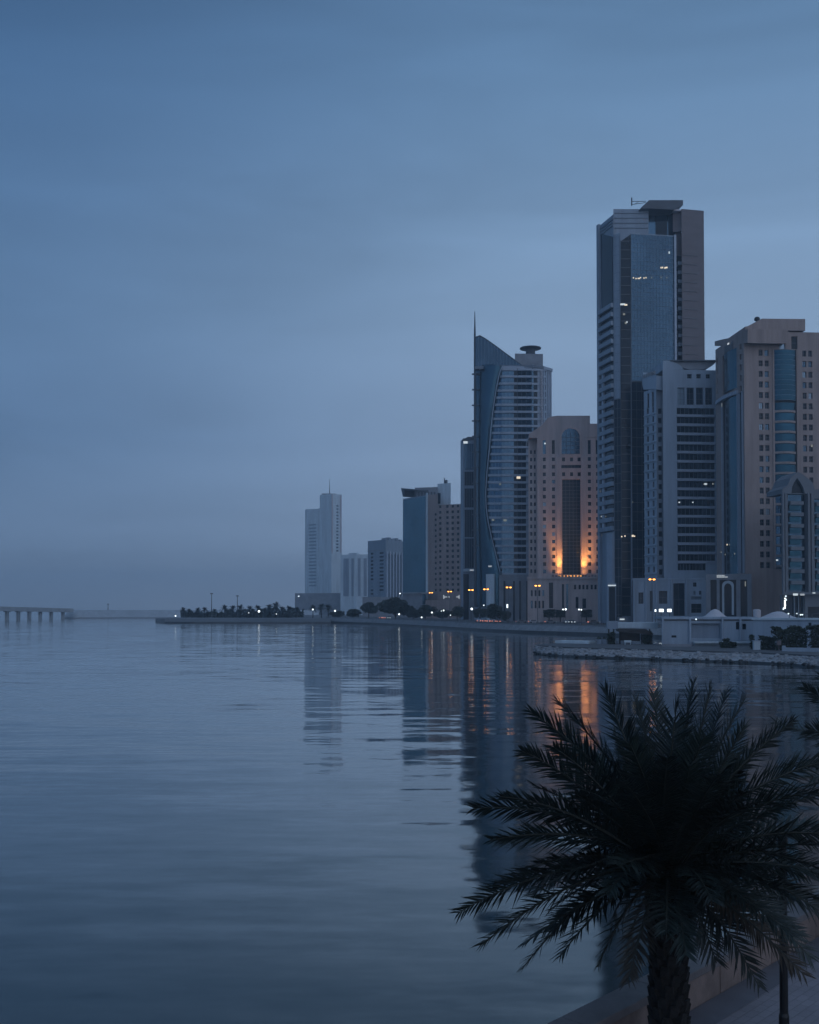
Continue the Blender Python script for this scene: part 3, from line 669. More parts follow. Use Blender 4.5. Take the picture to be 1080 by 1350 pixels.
# ================================================================== white banded tower
def b_white():
    Y = 386; PR = 620; P = lambda px, Y: plan(px, Y, PR)
    c = P(905, Y); T = empty('banded_tower', (c.x, c.y, Z0), 'pale grey tower with horizontal bands and bowl shaped roof canopy, before the tallest tower', 'tower')
    fA, fB = P(874.5, Y), P(945, Y + 1.5); f = Face(fA, fB); zt = zat(487, Y); z4 = zat(476, Y)
    S = lambda x: f.px(x, PR)[0]
    def H(x0, x1, y0, y1): return (S(x0), S(x1), f.px((x0 + x1) / 2, y1)[1], f.px((x0 + x1) / 2, y0)[1])
    dx = -1.0
    tallh = [H(x + dx, x + 9.6 + dx, 511, 533.5) for x in (894.8, 907.2, 919.6, 931.8)]
    sq = [H(x - 3 + dx, x + 3 + dx, 493, 498.8) for x in (911, 923.2, 935.6)]
    hs = tallh + sq; bands = []
    y0 = 538
    for k in range(18): bands.append(H(893, 943 if k < 17 else 930, y0 + 12.05 * k, y0 + 8.9 + 12.05 * k))
    mb = MB(); block(mb, [fA, fB], Z0, zt, 24, {0: hs + bands}, .9)
    mb.build('wall', M['white'], T)
    windows(f, tallh, T, 'glass_dark', .9, 2, 3, 'tall_window'); windows(f, sq, T, 'glass_dark', .9, 2, 2, 'square_window')
    for i, (a0, a1, z0, z1) in enumerate(bands):
        m = MB(); n = 9
        for k in range(n):
            A, B = a0 + (a1 - a0) * k / n, a0 + (a1 - a0) * (k + 1) / n; t = rng.uniform(-.04, .04)
            m.quad(f.pt(A, z0, -.8 + t), f.pt(B, z0, -.8 - t), f.pt(B, z1, -.8 + t / 2), f.pt(A, z1, -.8 - t), 1 if k >= 6 and i % 4 != 1 else 0)
            if k: fbox(m, f, A - .06, A + .06, z0, z1, -.85, -.62, 2)
        m.build('band_glazing', [M['glass_dark'], M['glass_navy'], M['mullion']], T, fix=False)
        if i: 
            m = MB(); fbox(m, f, a0 - .1, S(943), z1 + .05, z1 + 1.02, -.003, .45); m.build('floor_band', M['band'], T)
    # roof: raised pier and bowl canopy
    m = MB(); slab(m, f, [(874.2, 475.5), (886, 475.5), (897, 481.5), (902, 487.2), (874.2, 487.2)], -14, .02); m.build('roof_pier', M['white'], T)
    m = MB(); pts = [(884, 475.6), (944, 475.6), (944, 478), (940, 481.5), (934, 485), (926, 486.9), (910, 486.9), (902, 484.5), (893, 480)]
    slab(m, f, pts, -20, -.6); m.build('bowl_canopy', M['grey'], T)
    m = MB(); slab(m, f, [(884, 474.9), (945, 474.9), (945, 476.2), (884, 476.2)], -21, .6); m.build('canopy_rim', M['darkgrey'], T)
    # left bay: angled, with window grid
    bA, bB = P(849.5, Y + 9), P(866, Y + 1.5); fb = Face(bA, bB); zb = zat(513, Y + 4); Sb = lambda x: fb.px(x, PR)[0]
    rows = grid(fb, [(854.5, 4.6), (861.5, 4.0)], 542, 751, 18, .62, pyref=PR)
    up = [(fb.px(x, PR)[0] - .55, fb.px(x, PR)[0] + .75, zat(537, Y + 4), zat(517, Y + 4)) for x in (855, 861)]
    mb = MB(); block(mb, [bA, bB], Z0, zb, 20, {0: rows + up}, .5)
    slab(mb, fb, [(847.5, 491), (848.5, 491), (849.5, 494), (866.5, 495), (866.5, 513.5), (849, 513.5), (847.5, 506)], -9, .3)
    mb.build('bay_wall', M['white'], T)
    windows(fb, rows, T, 'glass_dark', .5, 2, 1); windows(fb, up, T, 'glass_dark', .5, 1, 3, 'tall_window')
    m = MB()
    for k in range(7): a = fb.L * (k + .2) / 7.2; fbox(m, fb, a, a + .45, zat(495, Y + 4), zat(490.5, Y + 4), -.2, .6)
    m.build('roof_slats', M['grey'], T)
    for k in range(18):
        z = rows[2 * k][2] - .55; m = MB(); fbox(m, fb, .2, fb.L * .97, z - .22, z + .22, .003, .4); m.build('balcony', M['white'], T)
    # recess column between bay and pier
    rA, rB = P(866, Y + 4), P(874.5, Y + 4); fr = Face(rA, rB); rw = grid(fr, [(870.6, 4.6)], 542, 754, 18, .58, pyref=PR)
    mb = MB(); block(mb, [rA, rB], Z0, zat(512, Y), 18, {0: rw}, .5); mb.build('recess_wall', M['greyblue'], T); windows(fr, rw, T, 'glass_dark', .5, 1, 1)
    m = MB(); q = P(868, Y + 10); m.box(q.x, q.x + 4, q.y, q.y + 6, zat(512, Y), zat(482, Y)); m.build('roof_stair_house', M['grey'], T)
    lit_panes(f, [(931.5, 637.8, 1.0, .7, 'coolwin'), (929.5, 638, .7, .4, 'faintwin'), (941, 637.6, .5, .6, 'faintwin'), (896.6, 662, .6, .45, 'coolwin'), (914.5, 662, .45, .4, 'coolwin'), (886, 759, .01, .01, 'faintwin')][:5], T, -.7)
    # podium
    Yp = 379; gA, gB = plan(834.5, Yp + 3), plan(934, Yp); g = Face(gA, gB); zp = zat(764.5, Yp); Sg = lambda x: g.s(x, 790)
    ph = []
    def G(x0, x1, y0, y1): ph.append((Sg(x0), Sg(x1), g.px(880, y1)[1], g.px(880, y0)[1]))
    G(842, 848.5, 781, 796); G(857, 861, 779, 806); G(869, 880, 779, 796); G(888, 903, 769, 812)
    G(914.2, 918.6, 768, 773.5); G(914.2, 917, 779, 784); G(922, 925, 779, 784); G(911.5, 925, 786.5, 790.5); G(911.5, 925, 796, 808)
    mb = MB(); block(mb, [gA, gB], Z0, zp, 5.5, {0: ph}, .8); mb.build('podium', M['white'], T)
    windows(g, ph, T, 'glass_dark', .8, 2, 2, 'podium_window')
    for x in (834.8, 850.5, 864, 884, 904):
        m = MB(); fbox(m, g, Sg(x), Sg(x + 2.6), Z0, zp + .4, .003, .8); m.build('podium_pier', M['white'], T)
    m = MB(); fbox(m, g, -.2, g.L + .2, zp, zp + .7, -.6, .3); m.build('podium_cornice', M['white'], T)
b_white()

# ================================================================== large beige tower at the right
def b_beige():
    Y = 346; PR = 620; P = lambda px, Y: plan(px, Y, PR)
    c = P(1010, Y); T = empty('beige_tower', (c.x, c.y, Z0), 'large pink beige tower with teal rounded glass bay and paired square windows', 'tower')
    # corner at px 981 ; left face recedes
    A, B, Cc, D = P(944.5, 372), P(982, 346.5), P(1110, 349), P(1110, 349)
    fl = Face(A, B); f = Face(B, Cc); S = lambda x: f.px(x, PR)[0]; SL = lambda x: fl.px(x, PR)[0]
    z1 = zat(436, Y)
    rows = grid(f, [(1004.3, 5.4), (1012.2, 5.4), (1062, 5.2), (1069.8, 5.2)], 465, 745, 21, .56, pyref=PR)
    bay = [(S(1019.8), S(1051.5), zat(750, Y), zat(459.5, Y))]
    high = [(S(x), S(x + 8), zat(458.5, Y), zat(441.5, Y)) for x in (1029, 1045)]
    lrows = grid(fl, [(946.7, 3.4), (977.5, 6.0)], 466, 520, 5, .55, pyref=PR, pxref=962)
    lrows = [h for h in lrows]
    lb = [(SL(953.5), SL(972.5), zat(515, 358), zat(463, 358))]; lbl = [(SL(952), SL(981), zat(757, 358), zat(524, 358))]
    mb = MB()
    wall(mb, f, 0, f.L, Z0, z1, rows + bay + high, .55)
    wall(mb, fl, 0, fl.L, Z0, zat(446, 356), lrows + lb + lbl, .55)
    br, bl = backs([A, Cc], 26)
    ring = [A, B, Cc, br, bl]
    for i in (2, 3, 4):
        a, b = ring[i], ring[(i + 1) % 5]; mb.quad((a.x, a.y, Z0), (b.x, b.y, Z0), (b.x, b.y, z1), (a.x, a.y, z1))
    mb.add([(p.x, p.y, zat(446, 356)) for p in ring], [(0, 1, 2, 3, 4)])
    mb.quad(f.pt(0, zat(446, 356)), f.pt(0, z1), f.pt(0, z1, -20), f.pt(0, zat(446, 356), -20)); mb.add([f.pt(0, z1), f.pt(f.L, z1), f.pt(f.L, z1, -20), f.pt(0, z1, -20)], [(0, 1, 2, 3)])
    slab(mb, fl, [(942.5, 450), (953, 447.2), (972.5, 443.5), (972.5, 439), (986, 433.5), (986, 452), (942.5, 456)], -14, .02)
    slab(mb, f, [(985, 430.5), (1004, 420.5), (1061, 421), (1061, 436.3), (982, 436.3), (982, 431)], -18, .5)
    mb.build('wall', M['beige2'], T)
    lit = {}
    windows(f, rows, T, 'glass_dark', .55, 2, 2); windows(f, high, T, 'glass_dark', .55, 1, 2, 'tall_window'); windows(fl, lrows, T, 'glass_dark', .55, 1, 1, 'side_window')
    # rounded glass bay: upper cylinder
    a0, a1 = bay[0][0], bay[0][1]; w = a1 - a0
    def arc(t, bul=2.6): return (a0 + w * t, -1.2 + bul * math.sin(math.pi * (.12 + .76 * t)))
    def strip(mb, z0, z1, d, mi, n=12, bul=2.6, t0=0., t1=.95):
        q = [arc(t0 + (t1 - t0) * k / n, bul) for k in range(n + 1)]
        for (x0, y0), (x1, y1) in zip(q, q[1:]):
            e = rng.uniform(-.03, .03); mb.quad(f.pt(x0, z0, y0 + d + e), f.pt(x1, z0, y1 + d - e), f.pt(x1, z1, y1 + d), f.pt(x0, z1, y0 + d), mi)
    mb = MB(); zz = [zat(527, Y) + (zat(460.5, Y) - zat(527, Y)) * k / 10 for k in range(11)]
    for k in range(10): strip(mb, zz[k] + .12, zz[k + 1], 0, 0); strip(mb, zz[k], zz[k] + .12, .06, 1)
    q = [arc(.95 * k / 12) for k in range(13)]
    for z in (zz[0], zz[-1]): mb.add([f.pt(x, z, y) for x, y in q] + [f.pt(a1 * .95 + a0 * .05, z, -1.2), f.pt(a0, z, -1.2)], [tuple(range(15))], 1)
    mb.build('rounded_glass_bay', [M['glass_bay'], M['mullion']], T, fix=False)
    m = MB(); fbox(m, f, a0, a1, bay[0][2], bay[0][3], -2.2, -1.4); m.build('bay_back', M['frame'], T)
    m = MB(); fbox(m, f, a0 + w * .95, a1, bay[0][2], bay[0][3], -1.39, -.3); m.build('bay_slot', M['glass_dark'], T)
    for k in range(16):
        py = 534 + 13.62 * k; z = zat(py, Y); mb = MB(); strip(mb, z - 1.6, z + 1.0, -.25, 0, t1=.93); strip(mb, z - 2.35, z - 1.6, 0.05, 1, t1=.93)
        for zed in (z - 1.6, z - 2.35): mb.add([f.pt(x, zed, y + .05) for x, y in [arc(.93 * k_ / 12) for k_ in range(13)]] + [f.pt(a0 + w * .93, zed, -1.3), f.pt(a0, zed, -1.3)], [tuple(range(15))], 1)
        mb.build('bay_floor', [M['glass_bay'] if k < 8 else M['glass_blue'], M['beige2']], T, fix=False)
    m = MB(); fbox(m, f, a0 - .1, a0 + .5, bay[0][2], bay[0][3], -1.3, .35); m.build('bay_edge', M['beige2'], T)
    # left face curved glazing
    def lcurve(t): return 1.1 * math.sin(math.pi * t)
    mb = MB(); A0, A1, Zl, Zh = lb[0]
    for k in range(8):
        for j in range(7):
            x0, x1 = A0 + (A1 - A0) * k / 8, A0 + (A1 - A0) * (k + 1) / 8; z0, z1_ = Zl + (Zh - Zl) * j / 7, Zl + (Zh - Zl) * (j + 1) / 7; e = rng.uniform(-.03, .03)
            mb.quad(fl.pt(x0, z0, -.4 + lcurve(k / 8) + e), fl.pt(x1, z0, -.4 + lcurve((k + 1) / 8)), fl.pt(x1, z1_, -.4 + lcurve((k + 1) / 8) - e), fl.pt(x0, z1_, -.4 + lcurve(k / 8)))
    mb.build('upper_side_glazing', M['glass_teal'], T, fix=False)
    mb = MB(); A0, A1, Zl, Zh = lbl[0]; ncol = 12
    for k in range(ncol):
        x0, x1 = A0 + (A1 - A0) * k / ncol, A0 + (A1 - A0) * (k + 1) / ncol
        dd = lambda t: -.45 + (1.0 * math.sin(math.pi * (t - .1) / .62) if .1 < t < .72 else 0)
        for j in range(18):
            z0, z1_ = Zl + (Zh - Zl) * j / 18, Zl + (Zh - Zl) * (j + 1) / 18; e = rng.uniform(-.02, .02)
            mb.quad(fl.pt(x0, z0, dd(k / ncol) + e), fl.pt(x1, z0, dd((k + 1) / ncol)), fl.pt(x1, z1_, dd((k + 1) / ncol) - e), fl.pt(x0, z1_, dd(k / ncol)), 1 if k in (0, 1, 9, 11) else 0)
    mb.build('side_curtain_wall', [M['glass_teal'], M['glass_dark']], T, fix=False)
    for x in (952.5, 973, 974.8, 979.5):
        m = MB(); fbox(m, fl, SL(x), SL(x) + .35, Zl, Zh, -.4, .35); m.build('mullion', M['band'], T)
    m = MB(); n = 10; sx0, sx1 = SL(946), SL(974)
    for k in range(n):
        x0, x1 = sx0 + (sx1 - sx0) * k / n, sx0 + (sx1 - sx0) * (k + 1) / n; d = lcurve((k + .5) / n) + .5; fbox(m, fl, x0, x1, zat(524, 358), zat(519.5, 358), 0, d)
    m.build('curved_ledge', M['band'], T)
    m = MB(); fbox(m, fl, SL(957), SL(968), zat(463, 358), zat(452, 358), .003, .2); m.build('roof_louvre', M['frame'], T)
    lit_panes(fl, [(962, 453.2, 1.4, .5, 'coolwin')], T, .5, 'roof_lamp')
    lit_panes(fl, [(955, 534, .5, 1.3, 'faintwin'), (962, 718, .7, .5, 'litwin'), (954, 728, .8, .4, 'faintwin'), (972, 730, .7, .5, 'faintwin'), (959.5, 731, .5, .5, 'faintwin')], T, .9)
    lit_panes(f, [(1070, 588, .6, .8, 'faintwin'), (1024.5, 738.5, 1.0, .45, 'coolwin')], T, .3)
    q = at(998.3, 420, 352); m = MB(); m.lathe((q.x, q.y, q.z - 1.0), [(.25, -1.2), (.3, 0), (.9, .35), (1.0, .9), (.7, 1.45), (.1, 1.7)], 14); m.build('satellite_dish', M['post'], T, smooth=True)
    m = MB(); q = at(1018, 421, 356); m.box(q.x - 3, q.x + 4, q.y, q.y + 4, zat(421, 346), zat(419, 346)); m.build('roof_plant_room', M['brown'], T)
    # portico on the left
    Yp = 341; gA, gB = plan(931, Yp + 4), plan(991, Yp); g = Face(gA, gB); Sg = lambda x: g.s(x, 785); zp = zat(756.5, Yp)
    hs = [(Sg(937), Sg(945), Z0, zat(764, Yp)), (Sg(949), Sg(971), Z0, zat(764, Yp)), (Sg(976.5), Sg(985.5), Z0 + 3, zat(764, Yp))]
    mb = MB(); block(mb, [gA, gB], Z0, zp, 5, {0: hs}, 1.4); mb.build('portico', M['grey'], T)
    m = MB()
    for a, b, c_, d in hs: fbox(m, g, a, b, c_, d, -1.6, -1.35)
    m.build('portico_glazing', M['glass_dark'], T)
    m = MB(); am, ar = Sg(960), (Sg(965) - Sg(955)) / 2
    pts = [(am - ar, Z0 + 4), (am + ar, Z0 + 4)] + [(am + ar * math.cos(math.pi * k / 10), zat(775, Yp) + ar * 1.3 * math.sin(math.pi * k / 10)) for k in range(11)]
    n = len(pts); ro = [(am + (a - am) * 1.55, z + (.9 if z > zat(776, Yp) else 0)) for a, z in pts]
    for i in range(1, n):
        q = [pts[i], pts[(i + 1) % n], ro[(i + 1) % n], ro[i]]; m.hexa([g.pt(a, z, -1.3) for a, z in q] + [g.pt(a, z, -.7) for a, z in q])
    m.build('portico_arch', M['pale'], T)
    m = MB()
    for k, (x0, x1) in enumerate(((945.2, 955.8), (945.2, 959.8))):
        z = zat(758.6 + 1.9 * k, Yp); n = 5 + 2 * k
        for i in range(n): a, b = Sg(x0), Sg(x1); wd = (b - a) / n; fbox(m, g, a + wd * (i + .06), a + wd * (i + .94), z - .2, z + .2, .12, .25)
    m.build('sign_letters', M['sign'], T)
    m = MB(); a = Sg(982.2); fbox(m, g, a, a + .35, zat(773, Yp), zat(766.5, Yp), .1, .3); m.build('wall_lamp', M['faintwin'], T)
b_beige()

# ================================================================== gothic gabled block at the right edge
M['gablestone'] = mat('grey gable stone', (0.14, 0.152, 0.170), 0.7, var=0.12, stretch=(1, 1, .4))
def b_gable():
    Y = 312; PR = 720; P = lambda px, Y: plan(px, Y, PR)
    c = P(1055, Y); T = empty('gabled_block', (c.x, c.y, Z0), 'grey block with pointed gable and stacked balconies at the right edge', 'building')
    A, B = P(1030.5, Y), P(1110, Y + 2); f = Face(A, B); S = lambda x: f.px(x, PR)[0]
    zt = zat(650, Y); bay = [(S(1039.5), S(1063.5), zat(780, Y), zat(651, Y)), (S(1073.8), S(1098), zat(780, Y), zat(657, Y))]
    shop = [(S(1030.8), S(1061), Z0, zat(784.5, Y)), (S(1064.5), S(1090), Z0, zat(800, Y))]
    mb = MB(); block(mb, [A, B], Z0, zt - .02, 22, {0: bay + shop}, 1.5)
    gp = [(1030.3, 655), (1030.3, 645), (1037.5, 640), (1041.5, 630), (1050.5, 622.5), (1056, 624.5), (1063, 630), (1070.5, 636.5), (1071.5, 651)]
    # gable with pointed opening
    slab(mb, f, [(1030.3, 651), (1030.3, 645), (1037.5, 640), (1041.5, 630), (1050.5, 622.5), (1050.2, 630.5), (1046.2, 636), (1043.5, 642), (1042.5, 651)], -10, .6)
    slab(mb, f, [(1050.5, 622.5), (1056, 624.5), (1063, 630), (1070.5, 636.5), (1073, 645), (1073, 651), (1060, 651), (1058, 643), (1054, 636), (1050.2, 630.5)], -10, .6)
    slab(mb, f, [(1073, 646), (1100, 640), (1100, 651), (1073, 651)], -10, 0)
    mb.build('wall', M['gablestone'], T)
    m = MB(); slab(m, f, [(1050.2, 630.5), (1054, 636), (1058, 643), (1060, 651), (1042.5, 651), (1043.5, 642), (1046.2, 636)], -1.2, -.5); m.build('pointed_window', M['glass_dark'], T)
    for b in bay:
        m = MB(); fbox(m, f, b[0], b[1], b[2], b[3], -1.45, -1.2); m.build('bay_glazing', M['glass_blue'], T)
    for x0, x1 in ((1030.6, 1033), (1034, 1036.5), (1064, 1067), (1068.5, 1072.3)):
        m = MB(); fbox(m, f, S(x0), S(x1), zat(782, Y), zt, .003, .9); m.build('pilaster', M['gablestone'], T)
    for b, yb in ((bay[0], 663), (bay[1], 664)):
        for k in range(8):
            z = zat(yb + 15 * k, Y); m = MB(); w = b[1] - b[0]
            fbox(m, f, b[0] + w * .1, b[1] - w * .16, z - .55, z + .55, -1.2, .5)
            m.build('balcony', M['gablestone'], T)
            m = MB(); fbox(m, f, b[0] + w * .12, b[0] + w * .72, z - 2.2, z - .55, -1.0, -.4); m.build('balcony_glass', M['glass_bay'], T)
    m = MB(); fbox(m, f, -.4, f.L, zat(784, Y), zat(780.3, Y), .91, 1.8); m.build('string_course', M['gablestone'], T)
    # shopfront
    s = shop[0]; m = MB(); fbox(m, f, s[0], s[1], s[2], s[3], -1.45, -1.3); m.build('shop_glazing', M['glass_dark'], T)
    s = shop[1]; m = MB(); fbox(m, f, s[0], s[1], s[2], s[3], -1.45, -1.3); m.build('shop_glazing', M['glass_dark'], T)
    for x0, x1, y0, y1, mt in ((1029.8, 1031.3, 791, 802.5, 'whitelamp'), (1029.9, 1031.2, 788.3, 789.8, 'whitelamp'), (1041.5, 1047.6, 782.6, 785.2, 'coolwin'), (1050.8, 1056.3, 782.8, 785.2, 'sign'), (1067, 1070.5, 781.2, 782.4, 'coolwin')):
        m = MB(); fbox(m, f, S(x0), S(x1), zat(y1, Y), zat(y0, Y), 1.82, 1.95); m.build('lit_sign', M[mt], T)
    r = random.Random(2)
    for px, py in ((1037.5, 786), (1036.8, 789), (1037.9, 791), (1036.4, 795), (1036.8, 798), (1035, 801.5), (1034.2, 803), (1041, 809.2), (1052, 809.2), (1057, 810.6), (1059.3, 810.4)):
        a, z = f.px(px, py); m = MB(); m.lathe(tuple(f.pt(a, z - .22, -.6)), [(.08, 0), (.26, .16), (.26, .32), (.08, .45)], 8); m.build('shop_lamp', M['dimwhite'], T)
    for x in (1048, 1053.5, 1060):
        m = MB(); fbox(m, f, S(x), S(x) + .3, Z0, zat(785, Y), -1.2, -.8); m.build('shop_mullion', M['mullion'], T)
b_gable()
# ================================================================== water
def water():
    m, nt, out = new_mat('calm sea water'); L = nt.links
    b = nt.nodes.new('ShaderNodeBsdfPrincipled')
    b.inputs['Base Color'].default_value = (0.003, 0.013, 0.014, 1); b.inputs['Roughness'].default_value = WROUGH; b.inputs['IOR'].default_value = 1.36; b.inputs['Coat Weight'].default_value = .85; b.inputs['Coat IOR'].default_value = 1.36; b.inputs['Coat Roughness'].default_value = WROUGH
    g = nt.nodes.new('ShaderNodeNewGeometry')
    total = None
    # ripples of a calm lagoon: slopes from three sizes of wave, gathered in patches
    for scale, stretch, amp, rot in WAVES:
        mp = nt.nodes.new('ShaderNodeMapping'); mp.inputs['Scale'].default_value = stretch; mp.inputs['Rotation'].default_value = (0, 0, R(rot))
        L.new(g.outputs['Position'], mp.inputs['Vector'])
        n = nt.nodes.new('ShaderNodeTexNoise'); n.inputs['Scale'].default_value = scale; n.inputs['Detail'].default_value = 1.5; n.inputs['Roughness'].default_value = .45; n.inputs['Distortion'].default_value = .15
        L.new(mp.outputs[0], n.inputs['Vector'])
        s = nt.nodes.new('ShaderNodeVectorMath'); s.operation = 'SUBTRACT'; s.inputs[1].default_value = (.5, .5, .5); L.new(n.outputs['Color'], s.inputs[0])
        k = nt.nodes.new('ShaderNodeVectorMath'); k.operation = 'MULTIPLY'; k.inputs[1].default_value = (amp * .25, amp, 0); L.new(s.outputs[0], k.inputs[0])
        if total is None: total = k.outputs[0]
        else:
            a = nt.nodes.new('ShaderNodeVectorMath'); L.new(total, a.inputs[0]); L.new(k.outputs[0], a.inputs[1]); total = a.outputs[0]
    # wind patches
    pn = nt.nodes.new('ShaderNodeTexNoise'); pn.inputs['Scale'].default_value = .02; pn.inputs['Detail'].default_value = 2
    L.new(g.outputs['Position'], pn.inputs['Vector'])
    pr = nt.nodes.new('ShaderNodeMapRange'); pr.inputs[1].default_value = .35; pr.inputs[2].default_value = .65; pr.inputs[3].default_value = .55; pr.inputs[4].default_value = 1.15
    L.new(pn.outputs['Fac'], pr.inputs[0])
    sc_ = nt.nodes.new('ShaderNodeVectorMath'); sc_.operation = 'SCALE'; L.new(total, sc_.inputs[0]); L.new(pr.outputs[0], sc_.inputs['Scale'])
    a = nt.nodes.new('ShaderNodeVectorMath'); L.new(sc_.outputs[0], a.inputs[0]); a.inputs[1].default_value = (0, 0, 1)
    nm = nt.nodes.new('ShaderNodeVectorMath'); nm.operation = 'NORMALIZE'; L.new(a.outputs[0], nm.inputs[0])
    L.new(nm.outputs[0], b.inputs['Normal']); L.new(nm.outputs[0], b.inputs['Coat Normal']); L.new(b.outputs[0], out.inputs['Surface'])
    mb = MB(); mb.quad((-6000, -300, 0), (6000, -300, 0), (6000, 6000, 0), (-6000, 6000, 0))
    tag(mb.build('water', m), 'calm dark blue sea reflecting the towers', 'water', kind='structure')
WROUGH = 0.08
WAVES = [(.58, (.20, 1.0, 1), .145, 2), (1.5, (.3, 1.0, 1), .08, -4), (.08, (.3, 1.0, 1), .03, 6), (4.0, (.4, 1.0, 1), .035, -12)]
water()

# ================================================================== land
SH = [(430, 821), (465, 822.3), (500, 823.5), (545, 826), (590, 829), (640, 832.3), (700, 835), (760, 837), (820, 839.5), (900, 843), (1000, 848), (1110, 853)]
def shore_y(px):
    if px <= SH[0][0]: return on(px, 821, 0)
    for (x0, y0), (x1, y1) in zip(SH, SH[1:]):
        if x0 <= px <= x1: return on(px, y0 + (y1 - y0) * (px - x0) / (x1 - x0), 0)
    return on(px, SH[-1][1], 0)
def land():
    # ground sheet
    pts = [shore_y(x) for x in range(430, 1111, 20)]
    inn = [p + p.normalized() * 5.0 for p in pts]
    ring = [(p.x, p.y) for p in inn] + [(900, 420), (1500, 2600), (-100, 2600), (plan(389, 1100).x, 1100), (plan(300, 900).x - 10, 900), (plan(425, 655).x, 655)]
    mb = MB(); mb.prism(ring, 2.2, Z0 + .02); tag(mb.build('ground', M['ground']), 'paved waterfront ground under the towers', 'ground', kind='structure')
    # sea wall: dark wet foot, sloping pale face, kerb
    prof = [(0, -.6), (.25, .95), (.9, 1.0), (4.6, 2.95), (4.6, 3.35), (5.3, 3.35), (5.3, 2.7)]
    mb = MB()
    P_ = []
    for p in pts:
        d = Vector((p.x, p.y, 0)).normalized(); P_.append([Vector((p.x, p.y, 0)) + d * a + Vector((0, 0, z)) for a, z in prof])
    for i in range(len(P_) - 1):
        for j in range(len(prof) - 1): mb.quad(P_[i][j], P_[i + 1][j], P_[i + 1][j + 1], P_[i][j + 1], 1 if j < 2 else 0)
    tag(mb.build('sea_wall', [M['concrete'], M['wet']]), 'long sloping concrete sea wall along the far shore below the towers', 'sea wall')
    # shore road
    mb = MB(); r1 = [p + Vector((p.x, p.y, 0)).normalized() * 10 for p in pts]; r2 = [p + Vector((p.x, p.y, 0)).normalized() * 24 for p in pts]
    for i in range(len(pts) - 1): mb.quad(*[(q.x, q.y, Z0 + .03) for q in (r1[i], r1[i + 1], r2[i + 1], r2[i])])
    tag(mb.build('shore_road', M['asphalt']), 'asphalt road running along the far shore', 'road', kind='structure')
    # railing behind the kerb: sections
    mb = MB()
    for i in range(len(pts) - 1):
        a = pts[i] + pts[i].normalized() * 6.2; b = pts[i + 1] + pts[i + 1].normalized() * 6.2
        n = 7
        for k in range(n):
            q = a.lerp(b, k / n); mb.box(q.x - .09, q.x + .09, q.y - .09, q.y + .09, Z0, 4.2)
        for z in (3.6, 4.15): mb.tube([(a.x, a.y, z), (b.x, b.y, z)], .06, 4)
    tag(mb.build('railing', M['polegrey']), 'low metal railing along the top of the far sea wall', 'railing')
    # spit
    f = [(205, 820.6), (218, 821.8), (250, 822), (300, 822), (350, 822), (400, 822), (436, 822)]
    fr = [on(x, y, 0) for x, y in f]
    mb = MB(); n = len(fr); bk = [p + p.normalized() * (75 if i else 20) for i, p in enumerate(fr)]
    for i in range(n - 1):
        a, b = fr[i], fr[i + 1]; da, db = a.normalized(), b.normalized()
        rows = [[p + d * k + Vector((0, 0, z)) for k, z in ((0, -.6), (.4, .9), (9, 2.4), (14, 2.7), (75 if i or p is b else 20, 2.7), (80 if i or p is b else 22, -.6))] for p, d in ((a, da), (b, db))]
        for j in range(5): mb.quad(rows[0][j], rows[1][j], rows[1][j + 1], rows[0][j + 1], 1 if j == 0 else 0)
        if i == 0: mb.add(rows[0], [tuple(range(6))])
    tag(mb.build('spit', [M['ground'], M['wet']]), 'low spit of land with palms', 'ground', kind='structure')
land()

